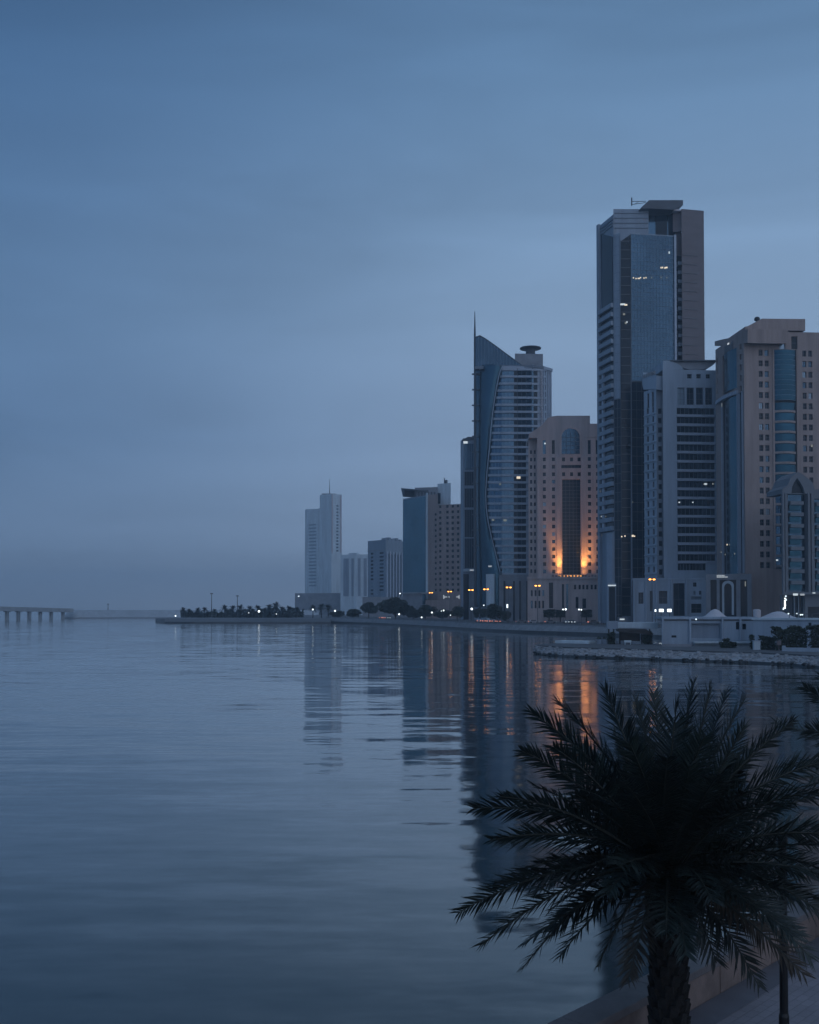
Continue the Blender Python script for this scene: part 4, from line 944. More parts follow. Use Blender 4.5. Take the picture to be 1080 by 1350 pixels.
# ================================================================== bridge and causeway at far left
def bridge():
    c = plan(30, 780); T = empty('bridge', (c.x, c.y, 0), 'low road bridge on square piers crossing the hazy water at far left', 'bridge')
    def Yb(px): return 745 + (px + 60) * (905 - 745) / 160
    mb = MB(); xs = [-90, -60, -20, 0, 20, 40, 60, 80, 97]
    for a, b in zip(xs, xs[1:]):
        q = []
        for py_t in (0, 1):
            for px, back in ((a, 0), (b, 0), (b, 11), (a, 11)):
                p = plan(px, Yb(px), 802); d = p.normalized(); p = p + d * back
                top = 9.7 - max(0, px + 20) * 2.0 / 120; q.append(Vector((p.x, p.y, top if py_t else top - 2.4)))
        mb.hexa(q)
    mb.build('deck', M['hazed_concrete'], T)
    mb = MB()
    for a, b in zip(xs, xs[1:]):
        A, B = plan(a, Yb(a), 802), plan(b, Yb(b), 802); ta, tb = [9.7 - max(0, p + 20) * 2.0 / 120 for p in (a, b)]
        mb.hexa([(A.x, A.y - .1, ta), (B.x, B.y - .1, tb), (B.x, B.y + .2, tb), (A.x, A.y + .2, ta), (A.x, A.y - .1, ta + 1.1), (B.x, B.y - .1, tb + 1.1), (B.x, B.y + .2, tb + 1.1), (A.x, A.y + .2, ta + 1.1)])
    mb.build('parapet', M['hazed_concrete'], T)
    for px in (-66, -52, -37, -22, -7, 8, 23, 37.5, 52, 66.5, 82):
        p = plan(px, Yb(px) + 4, 802); m = MB(); m.box(p.x - .95, p.x + .95, p.y, p.y + 4, -1, 7.6); m.box(p.x - 1.5, p.x + 1.5, p.y - 2, p.y + 6.5, 6.1, 7.0); m.build('pier', M['hazed_concrete'], T, origin=(p.x, p.y, 0))
    f = [plan(84, 905), plan(100, 905), plan(236, 930), plan(420, 960)]; mb = MB()
    for a, b in zip(f, f[1:]):
        rows = [[p + Vector((0, k, z)) for k, z in ((0, -.5), (1, 1.0), (12, 6.9), (13, 7.4), (30, 7.4), (40, -.5))] for p in (a, b)]
        for j in range(5): mb.quad(rows[0][j], rows[1][j], rows[1][j + 1], rows[0][j + 1], 1 if j == 0 else 0)
    r0 = [f[0] + Vector((0, k, z)) for k, z in ((0, -.5), (1, 1.0), (12, 6.9), (13, 7.4), (30, 7.4), (40, -.5))]; mb.add(r0, [tuple(range(6))])
    tag(mb.build('causeway', [M['hazed_concrete'], M['grey']]), 'stone causeway leading from the bridge to the shore', 'causeway', kind='structure')
    for i, (px, py, Y, zb, w) in enumerate(((142.5, 796, 935, 7.4, 'standing on the causeway'), (279, 782, 700, 2.7, 'rising behind the spit palms, the tallest'), (313, 785, 705, 2.7, 'rising right of the tallest spit mast'))):
        q = plan(px, Y, 800); m = MB(); zt = zat(py, Y); m.tube([(q.x, q.y, zb), (q.x, q.y, zt)], [.4, .22], 6); m.box(q.x - .9, q.x + .9, q.y - .3, q.y + .3, zt - .7, zt)
        tag(m.build('light_mast', M['polegrey']), 'thin grey mast ' + w, 'mast', 'thin masts by the far shore')
bridge()

# ================================================================== vegetation
def leafball(mb, c, rx, ry, rz, n, size, r, mi=0, flat=0.0):
    for _ in range(n):
        while True:
            v = Vector((r.uniform(-1, 1), r.uniform(-1, 1), r.uniform(-1, 1)))
            if .25 < v.length <= 1: break
        v *= (v.length ** -.35)
        p = Vector(c) + Vector((v.x * rx, v.y * ry, v.z * rz)); a = Vector((r.uniform(-1, 1), r.uniform(-1, 1), r.uniform(-1, 1))).normalized()
        b = a.cross(Vector((r.uniform(-1, 1), r.uniform(-1, 1), r.uniform(-1, 1)))).normalized(); s = size * r.uniform(.5, 1.3)
        mb.add([p - a * s, p + b * s * .55, p + a * s, p - b * s * .55], [(0, 1, 2, 3)], mi)
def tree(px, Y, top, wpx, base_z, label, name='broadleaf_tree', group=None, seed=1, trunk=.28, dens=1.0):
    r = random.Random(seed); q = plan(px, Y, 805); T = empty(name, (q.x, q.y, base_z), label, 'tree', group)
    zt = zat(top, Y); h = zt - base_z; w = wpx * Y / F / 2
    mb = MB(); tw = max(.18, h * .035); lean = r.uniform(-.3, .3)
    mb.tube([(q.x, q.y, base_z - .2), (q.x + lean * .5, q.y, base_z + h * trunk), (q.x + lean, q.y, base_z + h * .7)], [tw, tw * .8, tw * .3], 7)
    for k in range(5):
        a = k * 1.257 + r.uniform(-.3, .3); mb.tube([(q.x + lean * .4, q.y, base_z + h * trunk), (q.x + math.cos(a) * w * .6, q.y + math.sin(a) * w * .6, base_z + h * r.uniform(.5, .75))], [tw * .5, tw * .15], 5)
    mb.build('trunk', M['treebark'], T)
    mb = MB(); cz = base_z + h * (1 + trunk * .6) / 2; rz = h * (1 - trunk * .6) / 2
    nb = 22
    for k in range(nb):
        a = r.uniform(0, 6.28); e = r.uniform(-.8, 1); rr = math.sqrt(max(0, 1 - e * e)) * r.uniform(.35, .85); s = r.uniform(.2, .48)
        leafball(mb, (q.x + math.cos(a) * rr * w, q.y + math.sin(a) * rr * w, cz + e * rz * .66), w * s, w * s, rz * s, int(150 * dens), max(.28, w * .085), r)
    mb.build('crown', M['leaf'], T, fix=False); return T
def hedge(px0, px1, top, Y, base_z, depth, label, name='hedge', seed=3, leaf=.22, lump=.35):
    r = random.Random(seed); a, b = plan(px0, Y, 820), plan(px1, Y, 820); zt = zat(top, Y); h = zt - base_z; w = b.x - a.x
    mb = MB(); n = int((75 * w * h + 40 * w * depth) * (.2 / leaf) ** 2 * 1.5) + 60
    for _ in range(min(n, 9000)):
        u, v, t = r.random(), r.random(), r.random()
        side = r.random()
        if side < .45: t = r.uniform(0, .15)
        elif side < .7: v = r.uniform(.86, 1)
        hh = h * (1 - lump * (.5 + .5 * math.sin(u * w * 1.3 + seed)) * (.5 + .5 * math.sin(u * w * .47 + 2 * seed)))
        p = Vector((a.x + u * w + r.gauss(0, .06), a.y + t * depth, base_z + v * hh + r.gauss(0, .06)))
        d = Vector((r.uniform(-1, 1), r.uniform(-1, 1), r.uniform(-1, 1))).normalized(); e = d.cross(Vector((r.uniform(-1, 1), r.uniform(-1, 1), r.uniform(-1, 1)))).normalized(); s = leaf * r.uniform(.6, 1.4)
        mb.add([p - d * s, p + e * s * .6, p + d * s, p - e * s * .6], [(0, 1, 2, 3)])
    o = mb.build(name, M['leaf'], None, fix=False, origin=((a.x + b.x) / 2, a.y, base_z)); tag(o, label, name.replace('_', ' ')); return o
G_ = Z0
tree(486, 610, 793, 27, G_, 'round dark tree alone at the left end of the shore trees', seed=2, trunk=.3)
tree(521.5, 575, 788, 47, G_, 'largest dark tree, broad dome crown before the ribbed apartment tower', seed=3, trunk=.12, dens=1.6)
tree(466, 640, 803, 22, G_, 'low pale hazy bush left of the round dark tree', 'shrub', seed=4, trunk=.1)
tree(446, 650, 805, 22, G_, 'smaller hazy bush nearest the antenna tower', 'shrub', seed=14, trunk=.1)
tree(545, 560, 801, 22, G_, 'mid height tree right of the largest dark tree', seed=5, trunk=.15)
tree(561, 545, 797, 30, G_, 'dark spreading tree below the blue glass office block', seed=6, trunk=.2)
tree(584, 530, 803, 22, G_, 'low dark tree under the beige wing of small windows', seed=7, trunk=.2)
tree(603, 505, 799, 22, G_, 'dark tree before the glass slab tower', seed=8, trunk=.25)
tree(633, 480, 801, 20, G_, 'dark tree left of the pair before the curved sail tower', seed=9, trunk=.22)
tree(650, 470, 797, 30, G_, 'broad dark tree before the foot of the curved sail tower', seed=10, trunk=.18)
tree(667, 468, 805, 18, G_, 'low tree under the podium of the curved sail tower', seed=11, trunk=.2)
for x0, x1, t, l in ((717.5, 732, 803.5, 'clipped block tree before the left of the hotel podium'), (733.5, 745.5, 804.5, 'clipped block tree before the middle of the hotel podium'), (767, 781, 804, 'clipped block tree before the right of the hotel podium')):
    h_ = hedge(x0, x1, t, 455, G_ + 2.2, 3.0, l, 'clipped_tree', int(x0), .3, .12); h_['category'] = 'tree'
    tr = MB(); q = h_.location; tr.tube([(q.x, q.y + 1.5, G_), (q.x, q.y + 1.5, G_ + 2.6)], .25, 6); tr.build('trunk', M['treebark'], h_)
def small_palm(px, top, Y, base_z, label, src=None, rot=0, group=None):
    q = plan(px, Y, 805); zt = zat(top, Y); h = zt - base_z
    if src:
        o = copy_tree(src); o.location = (q.x, q.y, base_z); s = h / src['height']; o.scale = (s * 1.0, s * 1.0, s); o.rotation_euler = (0, 0, rot); o['label'] = label; return o
    r = random.Random(5); T = empty('palm_tree', (0, 0, 0), label, 'palm', group)
    H_ = 8.0; hb = 6.0; mb = MB(); mb.tube([(0, 0, -.3), (.1, 0, hb * .5), (.15, .05, hb)], [.32, .24, .28], 7); mb.build('trunk', M['bark'], T)
    mb = MB()
    for k in range(30):
        a = k * 2.4; el = r.uniform(-.5, 1.3); L_ = r.uniform(2.9, 3.6); base = Vector((.15, .05, hb))
        p0 = base; d = Vector((math.cos(a) * math.cos(el), math.sin(a) * math.cos(el), math.sin(el)))
        pts = [p0 + d * L_ * t + Vector((0, 0, -1.3 * t * t)) for t in (0, .25, .5, .75, 1)]
        for i in range(4):
            t = (pts[i + 1] - pts[i]).normalized(); sd = t.cross(Vector((0, 0, 1))).normalized(); up = sd.cross(t)
            for s in (-1, 1):
                for j in range(3):
                    q0 = pts[i].lerp(pts[i + 1], j / 3); wv = (sd * s * .75 + t * .5 - up * .25).normalized() * (1.15 - .15 * i)
                    mb.add([q0 - t * .14, q0 + wv, q0 + t * .14], [(0, 1, 2)])
    mb.build('crown', M['palmleaf'], T, fix=False)
    T['height'] = 8.2; bpy.context.view_layer.update()
    s = h / 8.2; T.location = (q.x, q.y, base_z); T.scale = (s, s, s); return T
SPIT_PALMS = [(241.5, 800), (249, 802), (261, 800.5), (270, 800), (283, 802), (296, 797), (307, 797.5), (317, 796.5), (329.5, 798), (340, 797), (349, 801), (355, 796), (364, 793), (372, 799), (381, 798), (391, 800)]
src = None
for i, (px, tp) in enumerate(SPIT_PALMS):
    lab = ORD[i].capitalize() + ' palm from the left in the row on the far spit'
    o = small_palm(px, tp, 690 + (i * 37 % 23), 2.7, lab.lower(), src, i * 1.3, 'palms on the far spit')
    src = src or o
hb = [(238, 262, 805, 'bushes under the leftmost spit palms'), (262, 300, 806.5, 'long low bushes left of the middle spit palms') , (258, 268, 808, 'low bushes at the left of the spit'), (296, 330, 803.5, 'dark bushes among the middle spit palms'), (326, 356, 803, 'dark bushes right of the bright lamp on the spit'), (350, 400, 801.5, 'tall bushes at the right end of the spit palms')]
for i, (x0, x1, t, l) in enumerate(hb): hedge(x0, x1, t, 715, 2.7, 4, l, 'shrub', 40 + i, .5, .5)
for i, (px, tp, l) in enumerate(((412.5, 797, 'palm behind the bright lamp left of the tower podium'), (424, 795, 'stout palm before the antenna tower podium'), (433, 796, 'palm furthest right before the antenna tower podium'))):
    small_palm(px, tp, 665, G_, l, src, i * 2.1)

# ================================================================== lamps
def twin_lamp(px, py, Y, label, src=None, single=False):
    q = plan(px, Y, 800); zt = zat(py, Y)
    T = empty('street_lamp', (q.x, q.y, G_), label, 'street lamp', 'orange street lamps on the shore road')
    m = MB(); m.tube([(q.x, q.y, G_), (q.x, q.y, zt + .25)], [.16, .09], 7); m.tube([(q.x - .9, q.y, zt + .3), (q.x, q.y, zt + .55), (q.x + .9, q.y, zt + .3)], .07, 5); m.build('pole', M['polegrey'], T)
    for s in ((-1, 1) if not single else (1,)):
        x = q.x + s * .7 if not single else q.x; m = MB(); m.box(x - .5, x + .5, q.y - .22, q.y + .22, zt + .2, zt + .36); hd = m.build('lamp_head', M['polegrey'], T, origin=(x, q.y, zt))
        m = MB(); m.lathe((x, q.y, zt - .22), [(.08, 0), (.34, .1), (.42, .28), (.40, .42)], 10); m.build('bulb', M['sodium'], hd)
for px, py, Y, l in ((568.3, 781.5, 600, 'orange street lamp below the blank blue glass side'), (593, 780, 560, 'orange street lamp before the beige wing of small windows'), (621, 778, 448, 'orange street lamp before the dark glass slab tower'), (641, 777, 432, 'orange street lamp at the left foot of the curved sail tower'), (671, 774.5, 418, 'orange street lamp before the podium of the curved sail tower'), (709, 772.3, 402, 'orange street lamp before the left of the hotel podium'), (860, 764, 360, 'orange street lamp before the pale banded tower')):
    twin_lamp(px, py, Y, l)
def globe_lamp(px, py, Y, z, label, r_=.42, mt='whitelamp', group='white globe lamps along the shore'):
    q = plan(px, Y, 805); zt = max(zat(py, Y), z + 1.2); T = empty('globe_lamp', (q.x, q.y, z), label, 'lamp', group)
    m = MB(); m.tube([(q.x, q.y, z), (q.x, q.y, zt - r_)], [.09, .06], 6); m.build('pole', M['polegrey'], T)
    m = MB(); m.lathe((q.x, q.y, zt - r_), [(r_ * .3, 0), (r_ * .85, r_ * .5), (r_, r_), (r_ * .8, r_ * 1.6), (r_ * .2, r_ * 1.98)], 10); m.build('globe', M[mt], T, smooth=True)
for px, py, Y, z, r_, l in ((231.5, 812.5, 690, 2.7, .5, 'white lamp at the bare left tip of the spit'), (341.5, 806, 680, 2.7, .75, 'brightest white lamp on the spit, with a long reflection'), (328, 808, 690, 2.7, .25, 'small white lamp left of the brightest spit lamp'), (364.5, 809.5, 690, 2.7, .28, 'small white lamp right of the brightest spit lamp'),
    (412.5, 803.5, 645, G_, .5, 'white lamp before the antenna tower podium'), (441.8, 805.3, 640, G_, .55, 'white lamp between the hazy bush and the antenna tower podium'), (527.5, 782.5, 625, G_, .38, 'high white lamp above the largest dark tree'), (526.3, 809.8, 540, G_, .45, 'white lamp in front of the largest dark tree'), (556, 814, 520, G_, .38, 'low white lamp right of the largest dark tree'), (569.5, 807.5, 530, G_, .42, 'white lamp before the spreading tree of the office block'), (585, 804.8, 500, G_, .35, 'white lamp under the lit signs of the beige wing'), (582, 805.5, 505, G_, .2, 'small white lamp beside the lamp under the lit signs'), (594, 811, 490, G_, .22, 'small low lamp right of the beige wing'),
    (622, 802.8, 440, G_, .5, 'white globe lamp at the foot of the glass slab tower'), (638, 798, 450, G_, .24, 'small white lamp before the curved sail tower trees'), (742.5, 803.5, 425, G_, .3, 'left lamp of the left pair before the hotel podium'), (746, 803.3, 425, G_, .42, 'right lamp of the left pair before the hotel podium'), (763.5, 803.6, 424, G_, .32, 'left lamp of the right pair before the hotel podium'), (766.6, 803.8, 424, G_, .3, 'right lamp of the right pair before the hotel podium')):
    globe_lamp(px, py, Y, z, l, r_)
def panel_lamp(px, py, Y, w, h, label):
    q = plan(px, Y, 800); zt = zat(py, Y); T = empty('panel_lamp', (q.x, q.y, G_), label, 'lamp', 'white panel lamps on posts')
    m = MB(); m.tube([(q.x, q.y, G_), (q.x, q.y, zt - h / 2)], .12, 6); m.build('pole', M['polegrey'], T)
    m = MB(); m.box(q.x - w / 2, q.x + w / 2, q.y - .12, q.y + .12, zt - h / 2, zt + h / 2); m.build('panel', M['whitelamp'], T)
panel_lamp(669, 799, 425, .55, 1.5, 'narrow white panel lamp right of the sail tower trees')
panel_lamp(864.3, 805, 352, .45, .8, 'small leftmost of the three white panel lamps by the banded tower')
panel_lamp(872, 804.8, 350, 1.5, 1.0, 'middle of the three white panel lamps by the banded tower')
panel_lamp(882.7, 804.8, 350, 1.4, 1.0, 'rightmost of the three white panel lamps by the banded tower')

# ================================================================== cars on the shore road
def make_car(loc, rot, label, front=True, mt='redlamp'):
    T = empty('parked_car' if False else 'car', loc, label, 'car', 'cars on the shore road')
    m = MB(); pr = [(-2.2, .35), (2.2, .35), (2.25, .75), (2.0, .92), (1.1, 1.0), (.5, 1.45), (-1.2, 1.48), (-1.9, 1.02), (-2.22, .95)]
    n = len(pr); v = [(x, -.88, z) for x, z in pr] + [(x, .88, z) for x, z in pr]
    m.add(v, [tuple(range(n)), tuple(range(2 * n - 1, n - 1, -1))] + [(i, (i + 1) % n, n + (i + 1) % n, n + i) for i in range(n)])
    def part(mb, name, mat_): return mb.build(name, mat_, T, origin=None) 
    base = Vector(loc); mt_ = Matrix.Rotation(rot, 4, 'Z')
    def fin(mb, name, mat_):
        mb.v = [tuple(mt_ @ Vector(p) + base) for p in mb.v]; return mb.build(name, mat_, T)
    fin(m, 'body', M['carpaint'])
    m = MB()
    for s in (-.885, .885): m.quad((-1.5, s, 1.05), (.85, s, 1.05), (.42, s, 1.38), (-1.1, s, 1.41))
    fin(m, 'window', M['glass_dark'])
    for x in (-1.4, 1.4):
        for s in (-.9, .9):
            m = MB(); m.tube([(x, s - .1, .33), (x, s + .1, .33)], .33, 12); fin(m, 'wheel', M['tyre'])
    for s in (-.6, .6):
        m = MB(); m.box(2.22, 2.3, s - .22, s + .22, .62, .82); fin(m, 'headlight', M['dimwhite'])
        m = MB(); m.box(-2.3, -2.21, s - .25, s + .25, .68, .9); fin(m, 'tail_light', M['redlamp'])
    return T
def car_at(px, Y, rot, label):
    q = plan(px, Y, 815); make_car((q.x, q.y, G_ + .03), rot, label)
A_ = math.pi / 2
for px, Y, rot, l in ((501, 590, A_ + .2, 'car with red tail lights left of the largest dark tree'), (506, 588, A_ + .1, 'second car with red tail lights by the largest dark tree'), (513, 585, -A_, 'car with white headlights under the largest dark tree'),
    (631, 445, A_, 'leftmost car of the tail light queue before the sail tower'), (637, 442, A_ + .1, 'second car of the tail light queue before the sail tower'), (643.5, 438, A_, 'third car of the tail light queue before the sail tower'), (650, 435, A_ + .1, 'fourth car of the tail light queue before the sail tower'), (657, 432, A_, 'rightmost car of the tail light queue before the sail tower'),
    (747, 412, -A_, 'left car facing out with headlights before the hotel'), (754, 411, -A_ + .1, 'right car facing out with headlights before the hotel'), (704, 420, 0.1, 'dark car side on before the left of the hotel podium'), (726, 414, .1, 'dark car side on before the clipped trees'), (783, 405, .1, 'dark car side on before the right of the hotel podium'), (688, 424, .1, 'dark car side on between the sail tower and the hotel')):
    car_at(px, Y, rot, l)
# ================================================================== peninsula on the right
ZP = 1.55
PEN = [(705, 862), (716, 864), (745, 866.5), (800, 868.5), (860, 870.5), (920, 873), (990, 875), (1040, 878), (1085, 882), (1140, 888)]
def peninsula():
    fr = [on(x, y, 0) for x, y in PEN]
    top = []
    mb = MB(); rows = []
    for i, p in enumerate(fr):
        d = Vector((p.x, p.y, 0)).normalized(); k = .35 if i == 0 else 1
        rows.append([Vector((p.x, p.y, 0)) + d * a * k + Vector((0, 0, z)) for a, z in ((0, -.7), (1.2, .35), (5.5, ZP - .12), (5.52, ZP + .14), (6.4, ZP + .14), (6.42, ZP), (34 if i > 1 else 8 + 12 * i, ZP), (36 if i > 1 else 9 + 12 * i, -.6))])
    for a, b in zip(rows, rows[1:]):
        for j in range(7): mb.quad(a[j], b[j], b[j + 1], a[j + 1], 1 if j == 0 else 2 if j == 1 else 0)
    mb.add(rows[0], [tuple(range(8))]); mb.add(rows[-1], [tuple(range(8))])
    tag(mb.build('peninsula', [M['quay_top'], M['wetstone'], M['stone']]), 'low paved spit edged with stones', 'ground', kind='structure')
    # riprap
    r = random.Random(11); mb = MB()
    def stone(p, s, mi):
        v = []; n = 6
        for z, k in ((-.5, .75), (.1, 1.0), (.55, .6)):
            for j in range(n): a = 2 * math.pi * j / n + r.uniform(-.25, .25); rr = s * k * r.uniform(.75, 1.15); v.append(p + Vector((math.cos(a) * rr, math.sin(a) * rr * .85, z * s * r.uniform(.8, 1.1))))
        f = [tuple(range(n - 1, -1, -1)), tuple(range(2 * n, 3 * n))]
        for q in range(2):
            for j in range(n): f.append((q * n + j, q * n + (j + 1) % n, (q + 1) * n + (j + 1) % n, (q + 1) * n + j))
        mb.add(v, f, mi)
    for i in range(len(rows) - 1):
        n = int((rows[i + 1][0] - rows[i][0]).length * 11)
        for _ in range(n):
            u, t = r.random(), r.random(); a = rows[i][0].lerp(rows[i + 1][0], u); b = rows[i][2].lerp(rows[i + 1][2], u); m_ = rows[i][1].lerp(rows[i + 1][1], u)
            p = a.lerp(m_, t * 3.3) if t < .3 else m_.lerp(b, (t - .3) / .7)
            if p.z < -.3: p.z = -.3
            stone(p, r.uniform(.22, .5), 1 if p.z < .42 else 0)
    tag(mb.build('riprap_stones', [M['stone'], M['wetstone']]), 'bank of rough grey armour stones around the right hand spit', 'stones', kind='stuff')
    # white landing slab at the tip
    f = Face(plan(732, 219, 846), plan(776, 215, 846)); m = MB(); fbox(m, f, 0, f.L, ZP, ZP + .55, -4, 0); tag(m.build('landing_slab', M['pale']), 'pale concrete landing slab at the tip of the stone spit', 'slab')
peninsula()
def pen(px, Y, py=848): p = plan(px, Y, py); return Vector((p.x, p.y, ZP))
def pavilion():
    YK = 205; c = pen(935, YK); T = empty('waterside_pavilion', (c.x, c.y, ZP), 'low white pavilion with flat roof and recessed bay on the stone spit', 'pavilion')
    A, B = plan(872.5, YK + 2, 835), plan(1003, YK, 835); f = Face(A, B); S = lambda x: f.px(x, 835)[0]; z = lambda y: zat(y, YK)
    hs = [(S(911), S(950), z(842), z(822)), (S(970.5), S(975), z(830), z(820)), (S(979), S(984), z(830), z(822.5)), (S(885.5), S(892), z(841), z(838))]
    mb = MB(); block(mb, [A, B], ZP, z(818.5), 11, {0: hs}, 1.2); mb.build('wall', M['white'], T)
    m = MB(); fbox(m, f, hs[0][0], hs[0][1], hs[0][2], hs[0][3], -1.3, -1.05); m.build('recess_wall', M['greyblue'], T)
    for h in hs[1:]:
        m = MB(); fbox(m, f, h[0], h[1], h[2], h[3], -.5, -.3); m.build('window', M['glass_dark'], T)
    m = MB(); fbox(m, f, .4, f.L - .3, z(818.5), z(816.6), -9, -.5); m.build('shadow_gap', M['frame'], T)  # dark strip, the shade between roof and wall put into its colour
    m = MB(); fbox(m, f, -.1, f.L * .97, z(816.6), z(813.6), -11, .5); m.build('roof', M['white'], T)
    for x in (872.6, 908.5, 951, 974.6):
        m = MB(); fbox(m, f, S(x), S(x + 2.6), ZP, z(813), .003, .55); m.build('pier', M['white'], T)
    for k in range(3):
        m = MB(); q0 = 914 + 12 * k * .4; fbox(m, f, S(912) + k * .2, S(1000 - 5 * k), ZP + .28 * (2 - k), ZP + .28 * (3 - k), .6, 3.0 - .6 * k); m.build('step', M['pale'], T)
    q = pen(998.5, YK + 6); m = MB(); m.lathe((q.x, q.y, z(817)), [(.75, 0), (.75, 1.9), (.5, 2.05)], 16); tag(m.build('water_tank', M['tent']), 'white cylindrical water tank on the right end of the pavilion roof', 'tank')
    q = at(916.5, 816, YK); m = MB(); m.lathe((q.x, q.y - .75, q.z - .2), [(.06, 0), (.18, .12), (.06, .3)], 8); m.build('wall_lamp', M['dimwhite'], T)
    # stretched tents behind
    for px, pk, w, Y, l in ((943, 803, 42, 216, 'white tent roof with one rounded peak behind the pavilion'), (1026, 806, 62, 214, 'wide grey white tent roof right of the water tank')):
        q = plan(px, Y, 812); zb = zat(815.5, Y); zp_ = zat(pk, Y); rx = w / 2 * Y / F
        To = empty('tent', (q.x, q.y, ZP), l, 'tent'); m = MB(); n = 28; prof = [(1.0, 0), (.8, .10), (.6, .30), (.42, .58), (.25, .84), (.1, .97), (.02, 1.0)]
        m.lathe((q.x, q.y, zb), [(rx * a, (zp_ - zb) * b) for a, b in prof], n); m.build('canopy', M['tent'], To, smooth=True)
        for k in range(6):
            a = k * math.pi / 3 + .3; m = MB(); m.tube([(q.x + math.cos(a) * rx * .92, q.y + math.sin(a) * rx * .5, ZP), (q.x + math.cos(a) * rx * .92, q.y + math.sin(a) * rx * .5, zb + .1)], .1, 6); m.build('pole', M['polegrey'], To)
pavilion()
def right_wall():
    Y = 190; A, B = plan(993, Y + 6, 835), plan(1130, Y - 4, 835); f = Face(A, B); c = A
    T = empty('walled_kiosk', (c.x, c.y, ZP), 'plain pale walled building with one narrow window behind the hedges at right', 'building')
    S = lambda x: f.px(x, 835)[0]; z = lambda y: zat(y, Y + 2)
    hs = [(S(1066), S(1070.2), z(829), z(820.8))]
    mb = MB(); zt = z(817.5); block(mb, [A, B], ZP, zt, 8, {0: hs}, .5); mb.build('wall', M['white'], T)
    m = MB(); fbox(m, f, hs[0][0], hs[0][1], hs[0][2], hs[0][3], -.45, -.3); m.build('window', M['glass_dark'], T)
    m = MB(); fbox(m, f, -.2, f.L, zt, zt + .35, -8, .3); m.build('coping', M['pale'], T)
    for k in range(9):
        a = S(1040 + 10 * k); m = MB(); fbox(m, f, a, a + .1, zt + .35, zt + 1.2, -.4, -.3); m.build('rail_post', M['polegrey'], T)
    m = MB(); fbox(m, f, S(1040), f.L, zt + 1.12, zt + 1.2, -.4, -.3); m.build('handrail', M['polegrey'], T)
    Yw = 178; m = MB(); fw = Face(plan(1033, Yw, 850), plan(1135, Yw - 6, 850)); fbox(m, fw, 0, fw.L, ZP, ZP + .65, -.5, 0); fbox(m, fw, -.25, .3, ZP, ZP + .95, -.55, .05)
    tag(m.build('low_wall', M['white']), 'low white wall running off right along the stone spit', 'wall')
    fw = Face(plan(873, 200, 850), plan(912, 199, 850)); m = MB(); fbox(m, fw, 0, fw.L, ZP, ZP + .5, -.5, 0); tag(m.build('planter', M['grey']), 'long grey planter below the left of the white pavilion', 'planter')
    hedge(1024.5, 1064, 825.5, 181, ZP + .1, 3.2, 'large rounded dark hedge before the walled building', seed=6, leaf=.2, lump=.3)
    hedge(1070, 1100, 825, 179, ZP + .1, 3.2, 'dark hedge cut by the right edge of the picture', seed=9, leaf=.2, lump=.25)
    hedge(1004, 1022, 838.5, 184, ZP, 2.2, 'low dark shrub beside the white bollard box', 'shrub', seed=12, leaf=.18, lump=.4)
    hedge(990, 994.5, 836, 186, ZP, 1.2, 'narrow upright dark shrub at the right end of the pavilion', 'shrub', seed=13, leaf=.15, lump=.1)
    hedge(951, 971, 846.8, 192, ZP, 1.6, 'low mound of dark shrub before the pavilion steps', 'shrub', seed=15, leaf=.15, lump=.5)
    hedge(954.5, 962, 842, 193, ZP + .4, 1.0, 'small dark bush atop the shrub mound', 'shrub', seed=16, leaf=.15, lump=.5)
    q = pen(998.5, 184); T = empty('utility_box', (q.x, q.y, ZP), 'pale utility box between two dark shrubs on the stone spit', 'box'); m = MB(); m.box(q.x - .55, q.x + .55, q.y, q.y + .8, ZP, ZP + 1.55); m.build('cabinet', M['pale'], T); m = MB(); m.box(q.x - .7, q.x + .7, q.y - .1, q.y + .9, ZP + 1.552, ZP + 1.7); m.build('lid', M['white'], T)
    q = pen(1026.5, 180.3); m = MB(); m.box(q.x - .35, q.x + .35, q.y - .4, q.y, ZP + 1.0, ZP + 1.75); m.tube([(q.x, q.y - .2, ZP), (q.x, q.y - .2, ZP + 1.1)], .07, 6); tag(m.build('notice_board', M['brown']), 'small brown notice board on a post before the large hedge', 'sign')
right_wall()
